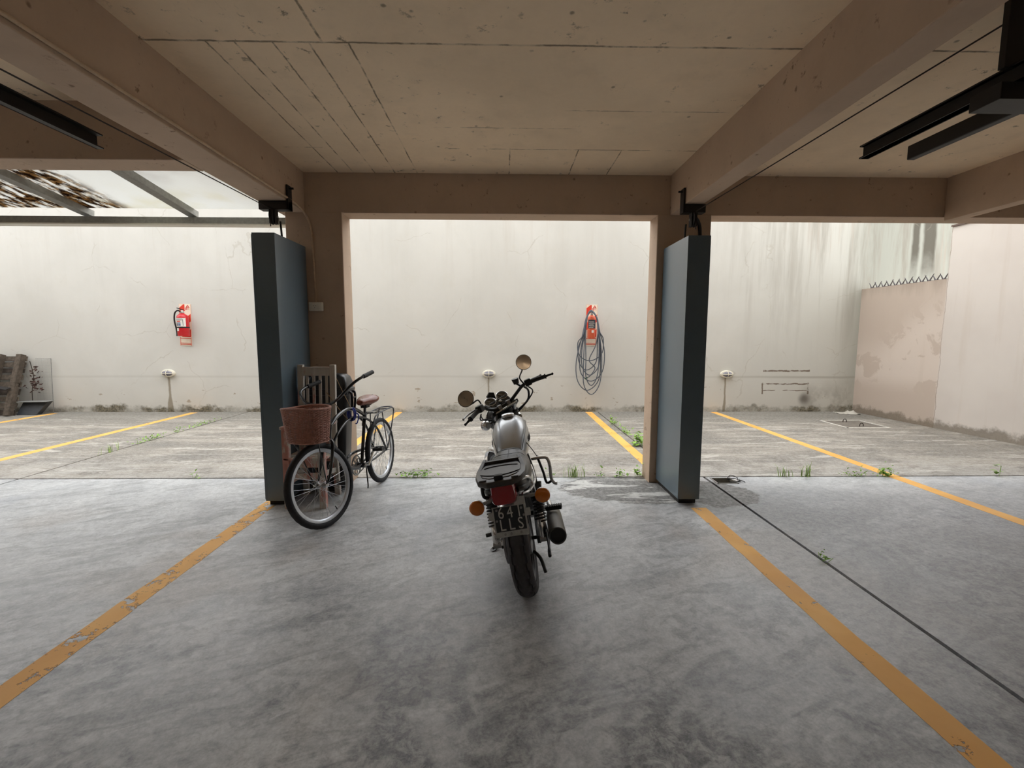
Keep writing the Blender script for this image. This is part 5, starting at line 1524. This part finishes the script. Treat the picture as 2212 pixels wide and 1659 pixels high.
# crank, chain, pedals
cr = bp_(MB().lathe([(.082, -.003), (.092, -.003), (.094, 0), (.092, .003), (.082, .003)], BB + Vector((.05, 0, 0)), (1, 0, 0), 44, True).lathe([(.0, -.003), (.03, -.003), (.03, .003), (0, .003)], BB + Vector((.05, 0, 0)), (1, 0, 0), 24), 'chainring', 'dull_metal')
mb = MB()
for k in range(5):
    a = 2 * PI * k / 5
    q = BB + Vector((.05, .058 * math.cos(a), .058 * math.sin(a)))
    mb.lathe([(.018, -.003), (.026, -.003), (.026, .003), (.018, .003)], q, (1, 0, 0), 18, True)
mb.build('chainring_web', M['dull_metal'], cr)
pa = Vector((-.085, .335, .42)); pb = Vector((.085, .555, .17))
bp_(MB().tube([BB + Vector((-.03, 0, 0)), BB + Vector((-.07, 0, 0)), pa], .009, 8).tube([BB + Vector((.03, 0, 0)), BB + Vector((.065, 0, 0)), pb], .009, 8), 'crank', 'chrome')
for p, s in ((pa, -1), (pb, 1)):
    mb = MB()
    for yy in (-.036, .036): mb.box(p.x, p.x + s * .095, p.y + yy - .008, p.y + yy + .008, p.z - .014, p.z + .014)
    for xx in (.004, .045, .088): mb.box(p.x + s * xx - .006, p.x + s * xx + .006, p.y - .04, p.y + .04, p.z - .012, p.z + .012)
    bp_(mb, 'pedal', 'rubber', bevel=.003, smooth=False)
mb = MB()
top = [Vector((.05, .445, .385)), Vector((.05, 0, .365))]; bot = [Vector((.05, .445, .205)), Vector((.05, 0, .295))]
for a, b in (top, bot): mb.bar(a, b, .008, .009)
for i in range(14):
    a0, a1 = PI / 2 + PI * i / 14, PI / 2 + PI * (i + 1) / 14
    mb.bar((.05, .035 * math.cos(a0), .33 + .035 * math.sin(a0)), (.05, .035 * math.cos(a1), .33 + .035 * math.sin(a1)), .008, .009)
    a0, a1 = -PI / 2 + PI * i / 14, -PI / 2 + PI * (i + 1) / 14
    mb.bar((.05, .445 + .09 * math.cos(a0), .295 + .09 * math.sin(a0)), (.05, .445 + .09 * math.cos(a1), .295 + .09 * math.sin(a1)), .008, .009)
bp_(mb, 'chain', 'dull_metal', smooth=False)
bp_(MB().tube([(.068, .60, .36), (.068, .55, .40), (.068, .44, .415), (.068, .2, .395), (.068, .02, .38)], .014, 8, k=4), 'chain_guard', 'bike_black')
bp_(MB().tube([(-.03, .42, .28), (-.05, .46, .20), (-.07, .50, .12), (-.075, .52, .10)], .006, 8, k=3), 'folded_stand', 'bike_black')
# seat post and saddle
bp_(MB().tube([(0, .285, .74), (0, .262, .815)], .0125, 12).lathe([(.018, 0), (.020, .004), (.020, .024), (.016, .028)], (0, .294, .715), (0, -.3, 1), 14), 'seat_post', 'rack_steel')
sd = MB()
prof = [(-.11, .050, .060), (-.10, .092, .080), (-.06, .112, .088), (-.01, .105, .082), (.04, .076, .074), (.09, .048, .066), (.135, .036, .056), (.155, .024, .04)]
rings = []
for y_, w_, h_ in prof:
    rings.append([Vector((w_ * (abs(math.cos(a)) ** .8) * (1 if math.cos(a) >= 0 else -1), .225 + y_, .868 + h_ * .5 * math.sin(a) + (.012 if y_ < -.04 else 0.0))) for a in [2 * PI * i / 20 for i in range(20)]])
sad = bp_(sd.loft(rings), 'saddle', 'saddle', angle=70, subd=1)
bp_(MB().tube([(.03, .14, .835), (.02, .22, .82), (.012, .33, .835)], .004, 6, k=3).tube([(-.03, .14, .835), (-.02, .22, .82), (-.012, .33, .835)], .004, 6, k=3).box(-.03, .03, .22, .29, .806, .834), 'saddle_rails', 'rubber', sad)
# rear carrier
mb = MB()
mb.tube([(-.055, .24, .63), (-.06, .19, .70), (-.062, .10, .722), (-.064, -.20, .735), (-.05, -.265, .735), (0, -.285, .735), (.05, -.265, .735), (.064, -.20, .735), (.062, .10, .722), (.06, .19, .70), (.055, .24, .63)], .0065, 8, k=5)
for yy in (.10, .0, -.10, -.20): mb.tube([(-.063, yy, .726), (.063, yy, .726)], .004, 6)
for s in (-1, 1):
    mb.tube([(s * .064, -.20, .735), (s * .082, -.235, .70), (s * .085, -.10, .50), (s * .078, .0, .345)], .0065, 8, k=4)
    mb.tube([(s * .063, .02, .72), (s * .078, .02, .5), (s * .078, .0, .345)], .0055, 8, k=3)
bp_(mb, 'carrier', 'rack_steel')
bp_(MB().box(-.05, .05, .06, .17, .735, .742).tube([(-.03, .17, .745), (0, .24, .76), (.03, .17, .745)], .004, 6, k=4), 'carrier_clip', 'bike_black', smooth=False)
# ---- wicker basket (turns with the fork)
M['wicker'] = plain('red_brown_wicker', s2l(168, 122, 108), .55, 0, .4, var=.22, scale=60)
def basket_pt(a, t):
    """a: angle round, t: 0 bottom .. 1 top"""
    w = .152 + .024 * t; d = .100 + .028 * t
    c, s = math.cos(a), math.sin(a)
    p = 3.2
    x = (abs(c) ** (2 / p)) * (1 if c >= 0 else -1) * w
    y = (abs(s) ** (2 / p)) * (1 if s >= 0 else -1) * d
    dip = -.016 * (x / .19) ** 2 if t > .5 else 0.0
    return Vector((x, 1.165 + y, .690 + .262 * t + dip * (t - .5) * 2))
N = 88
bk = MB()
for r in range(27):
    t = .02 + .95 * r / 26
    pts = []
    for i in range(N):
        a = 2 * PI * i / N
        nrm = Vector((math.cos(a), math.sin(a), 0))
        pts.append(basket_pt(a, t) + nrm * (.0038 * (1 if (i + 2 * (r % 2)) % 4 < 2 else -1)))
    bk.tube(pts, .0037, 5, closed=True)
BTILT = Matrix.Translation((-.02, 1.165, .80)) @ Matrix.Rotation(math.radians(-7), 4, 'Y') @ Matrix.Rotation(math.radians(3), 4, 'X') @ Matrix.Translation((0, -1.165, -.80))
bsk = bp_(bk.xf(BTILT), 'basket', 'wicker', st=True)
st_ = MB()
for i in range(0, N, 2):
    a = 2 * PI * (i + .5) / N
    st_.tube([basket_pt(a, 0), basket_pt(a, .5), basket_pt(a, 1)], .003, 4)
bp_(st_.xf(BTILT), 'stakes', 'wicker', bsk, True)['kind'] = 'stuff'
bp_(MB().tube([basket_pt(2 * PI * i / 60, 1.0) + Vector((0, 0, .004)) for i in range(60)], .0085, 8, closed=True).xf(BTILT), 'rim', 'wicker', bsk, True)
bp_(MB().tube([basket_pt(2 * PI * i / 60, .0) for i in range(60)], .006, 8, closed=True).xf(BTILT), 'foot_rim', 'wicker', bsk, True)
mb = MB()
for k in range(13):
    x = -.13 + .26 * k / 12
    yy = .093 * (1 - (abs(x) / .15) ** 3.2) ** (1 / 3.2)
    mb.tube([(x, 1.165 - yy, .692), (x, 1.165 + yy, .692)], .006, 5)
for k in range(9):
    y = -.075 + .15 * k / 8
    mb.tube([(-.145, 1.165 + y, .696), (.145, 1.165 + y, .696)], .006, 5)
bp_(mb.xf(BTILT), 'bottom_weave', 'wicker', bsk, True)['kind'] = 'stuff'
for s in (-1, 1):
    bp_(MB().tube([(s * .13, 1.19, .69), (s * .105, 1.17, .60), (s * .07, 1.135, .34)], .0045, 8, k=3), 'basket_strut', 'bike_black', st=True)
bp_(MB().tube([(-.06, .94, .94), (-.06, 1.03, .93)], .006, 8).tube([(.06, .94, .94), (.06, 1.03, .93)], .006, 8), 'basket_hook', 'bike_black', st=True)
# ---- blue rope knot on the top tube and cords to the chair
M['blue_rope'] = plain('blue_plastic_rope', s2l(36, 48, 132), .5, 0, .4, var=.2)
def bw(*p): return bike.matrix_basis @ Vector(p)
bpy.context.view_layer.update()
def bwp(p):
    return Matrix.Translation(bike.location) @ bike.rotation_quaternion.to_matrix().to_4x4() @ Vector(p)
rope = MB()
cu = bwp((0, .535, .79))
for k in range(4):
    pts = []
    for i in range(20):
        a = 2 * PI * i / 20
        pts.append(bwp((.026 * math.cos(a) * (1 + .2 * (k % 2)), .515 + .014 * k + .004 * math.sin(a * 2), .79 + .058 * math.sin(a))))
    rope.tube(pts, .006, 7, closed=True)
rope.tube([bwp((-.03, .52, .80)), bwp((-.05, .51, .77)), bwp((-.04, .53, .71)), bwp((-.02, .52, .70))], .0055, 7, k=4)
o = rope.build('blue_rope', M['blue_rope'])
tag(o, 'blue rope knotted round the bicycle frame tubes', 'rope')

# ================================================================ WOODEN CHAIR
def mat_chair():
    t = NT('worn_red_over_grey_wood')
    nz = t.noise(9, 6, .68, stretch=(1, 1, .35), vec=t.obj())
    gr = t.noise(40, 4, .6, stretch=(1, 1, .12), vec=t.obj())
    wood = t.mix(gr, s2l(166, 160, 150), s2l(214, 208, 198))
    red = t.mix(gr, s2l(164, 112, 102), s2l(206, 158, 148))
    z = t.xyz()[2]
    lim = t.m('ADD', nz, t.m('MULTIPLY', t.ss(z, .8, 1.15), -.12))
    col = t.mix(t.ss(lim, .49, .57), wood, red)
    t.bump(gr, .3, .003)
    return t.done(col, .75, 0, .3)
M['chair'] = mat_chair()
ch = empty('wooden_chair', (-1.705, 4.0, 0.0), label='tall narrow wooden armchair with worn red paint behind the bicycle', cat='chair')
CX0, CX1 = -.145, .145
def cb(mb, name, **kw): return mb.build(name, M['chair'], ch, bevel=.004, smooth=False)
for s in (CX0, CX1):
    # back leg and post: straight below the seat, raked above
    MB().loft([[Vector((s + dx, yy + dy, zz)) for dx, dy in ((-.025, -.02), (.025, -.02), (.025, .02), (-.025, .02))] for yy, zz in ((.185, 0), (.13, .42), (.125, .50), (.165, 1.225))]).build('back_post', M['chair'], ch, bevel=.004, smooth=False)
    sx = s + (-.01 if s < 0 else .0)
    cb(MB().box(sx - .028, sx + .028, -.185, -.135, 0, .695), 'front_leg')
    cb(MB().box(sx - .035, sx + .035, -.20, .135, .695, .720), 'armrest')
    cb(MB().bar((s, -.16, .30), (s, .155, .25), .02, .045), 'side_stretcher')
cb(MB().box(CX0, CX1, .145, .175, 1.125, 1.205), 'top_rail')
cb(MB().box(CX0, CX1, .120, .145, .50, .56), 'lower_back_rail')
for k in range(4):
    x = CX0 + (CX1 - CX0) * (k + 1) / 5
    cb(MB().bar((x, .130, .55), (x, .158, 1.135), .026, .012, (0, 1, 0)), 'back_slat')
for k in range(5):
    y0 = -.185 + k * .064
    cb(MB().box(CX0 - .03, CX1 + .03, y0, y0 + .056, .425, .445), 'seat_slat')
cb(MB().box(CX0, CX1, -.172, -.148, .36, .425), 'front_apron')
cb(MB().box(CX0, CX1, .12, .14, .36, .425), 'rear_apron')
cb(MB().box(CX0, CX1, -.172, -.148, .255, .310), 'front_stretcher')
cb(MB().box(CX0, CX1, .14, .16, .33, .375), 'rear_stretcher')
for s in (-1, 1):
    cb(MB().prism([(0, 0), (.06, 0), (.02, -.025), (0, -.075)], lambda u, v, t_: Vector((s * (.12 - u), t_, .256 + v)), -.170, -.150), 'corner_brace')

# ================================================================ BLACK BIN behind the chair
M['bin'] = plain('black_bin_plastic', s2l(30, 31, 34), .35, 0, .5, var=.1)
bn = empty('plastic_bin', (-1.655, 4.355, 0.0), label='black plastic bin with a rounded lid between chair and pillar', cat='bin')
def rrect(w, d, z, n=8, r=.05, cx=0.0):
    out = []
    for qx, qy, a0 in ((1, 1, 0), (-1, 1, PI / 2), (-1, -1, PI), (1, -1, 3 * PI / 2)):
        for i in range(n):
            a = a0 + (PI / 2) * i / (n - 1)
            out.append(Vector((cx + qx * (w - r) + r * math.cos(a), qy * (d - r) + r * math.sin(a), z)))
    return out
MB().loft([rrect(.125, .085, .03, r=.03), rrect(.13, .09, .05, r=.03), rrect(.178, .110, .93, r=.03), rrect(.190, .120, .935, r=.032), rrect(.190, .120, .965, r=.032)]).build('body', M['bin'], bn, angle=35)
MB().loft([rrect(.194, .124, .966, r=.035), rrect(.196, .126, .99, r=.035), rrect(.184, .115, .995, r=.035), rrect(.180, .112, 1.05, r=.035), rrect(.165, .10, 1.10, r=.04), rrect(.135, .08, 1.125, r=.04), rrect(.08, .05, 1.13, r=.03)]).build('lid', M['bin'], bn, angle=50)
MB().tube([(.188, -.05, .955), (.205, -.05, .95), (.212, -.045, .90), (.205, -.04, .80), (.180, -.04, .78)], .012, 8, k=4).tube([(.188, .05, .955), (.205, .05, .95), (.212, .045, .90), (.205, .04, .80), (.180, .04, .78)], .012, 8, k=4).tube([(.211, -.046, .90), (.211, .046, .90)], .011, 8).build('handle', M['bin'], bn)
for x in (-.07, 0, .07):
    MB().box(x - .006, x + .006, -.112, -.085, .12, .88).build('rib', M['bin'], bn, smooth=False)
for s in (-1, 1):
    MB().lathe([(0, -.018), (.05, -.018), (.055, -.01), (.055, .01), (.05, .018), (0, .018)], (s * .118, .06, .055), (1, 0, 0), 20).build('wheel', M['rubber'], bn)
MB().box(-.10, .10, -.085, -.055, 0, .04).build('foot', M['bin'], bn, smooth=False)

# cords tying the bicycle to the chair
M['cord'] = plain('tan_cord', s2l(150, 122, 88), .8)
def cord(a, b, sag, label):
    a, b = Vector(a), Vector(b)
    o = MB().tube([a, (a + b) / 2 + Vector((0, 0, -sag)), b], .0028, 6, k=5).build('tie_cord', M['cord'])
    tag(o, label, 'cord', 'cords tying the bicycle')
cord((-1.530, 4.16, 1.10), bwp((.01, .53, .855)), .004, 'tan cord from the chair top down to the blue rope')
cord((-1.60, 4.10, .98), bwp((.0, .60, .735)), .006, 'tan cord crossing lower from the chair slats to the bicycle frame')
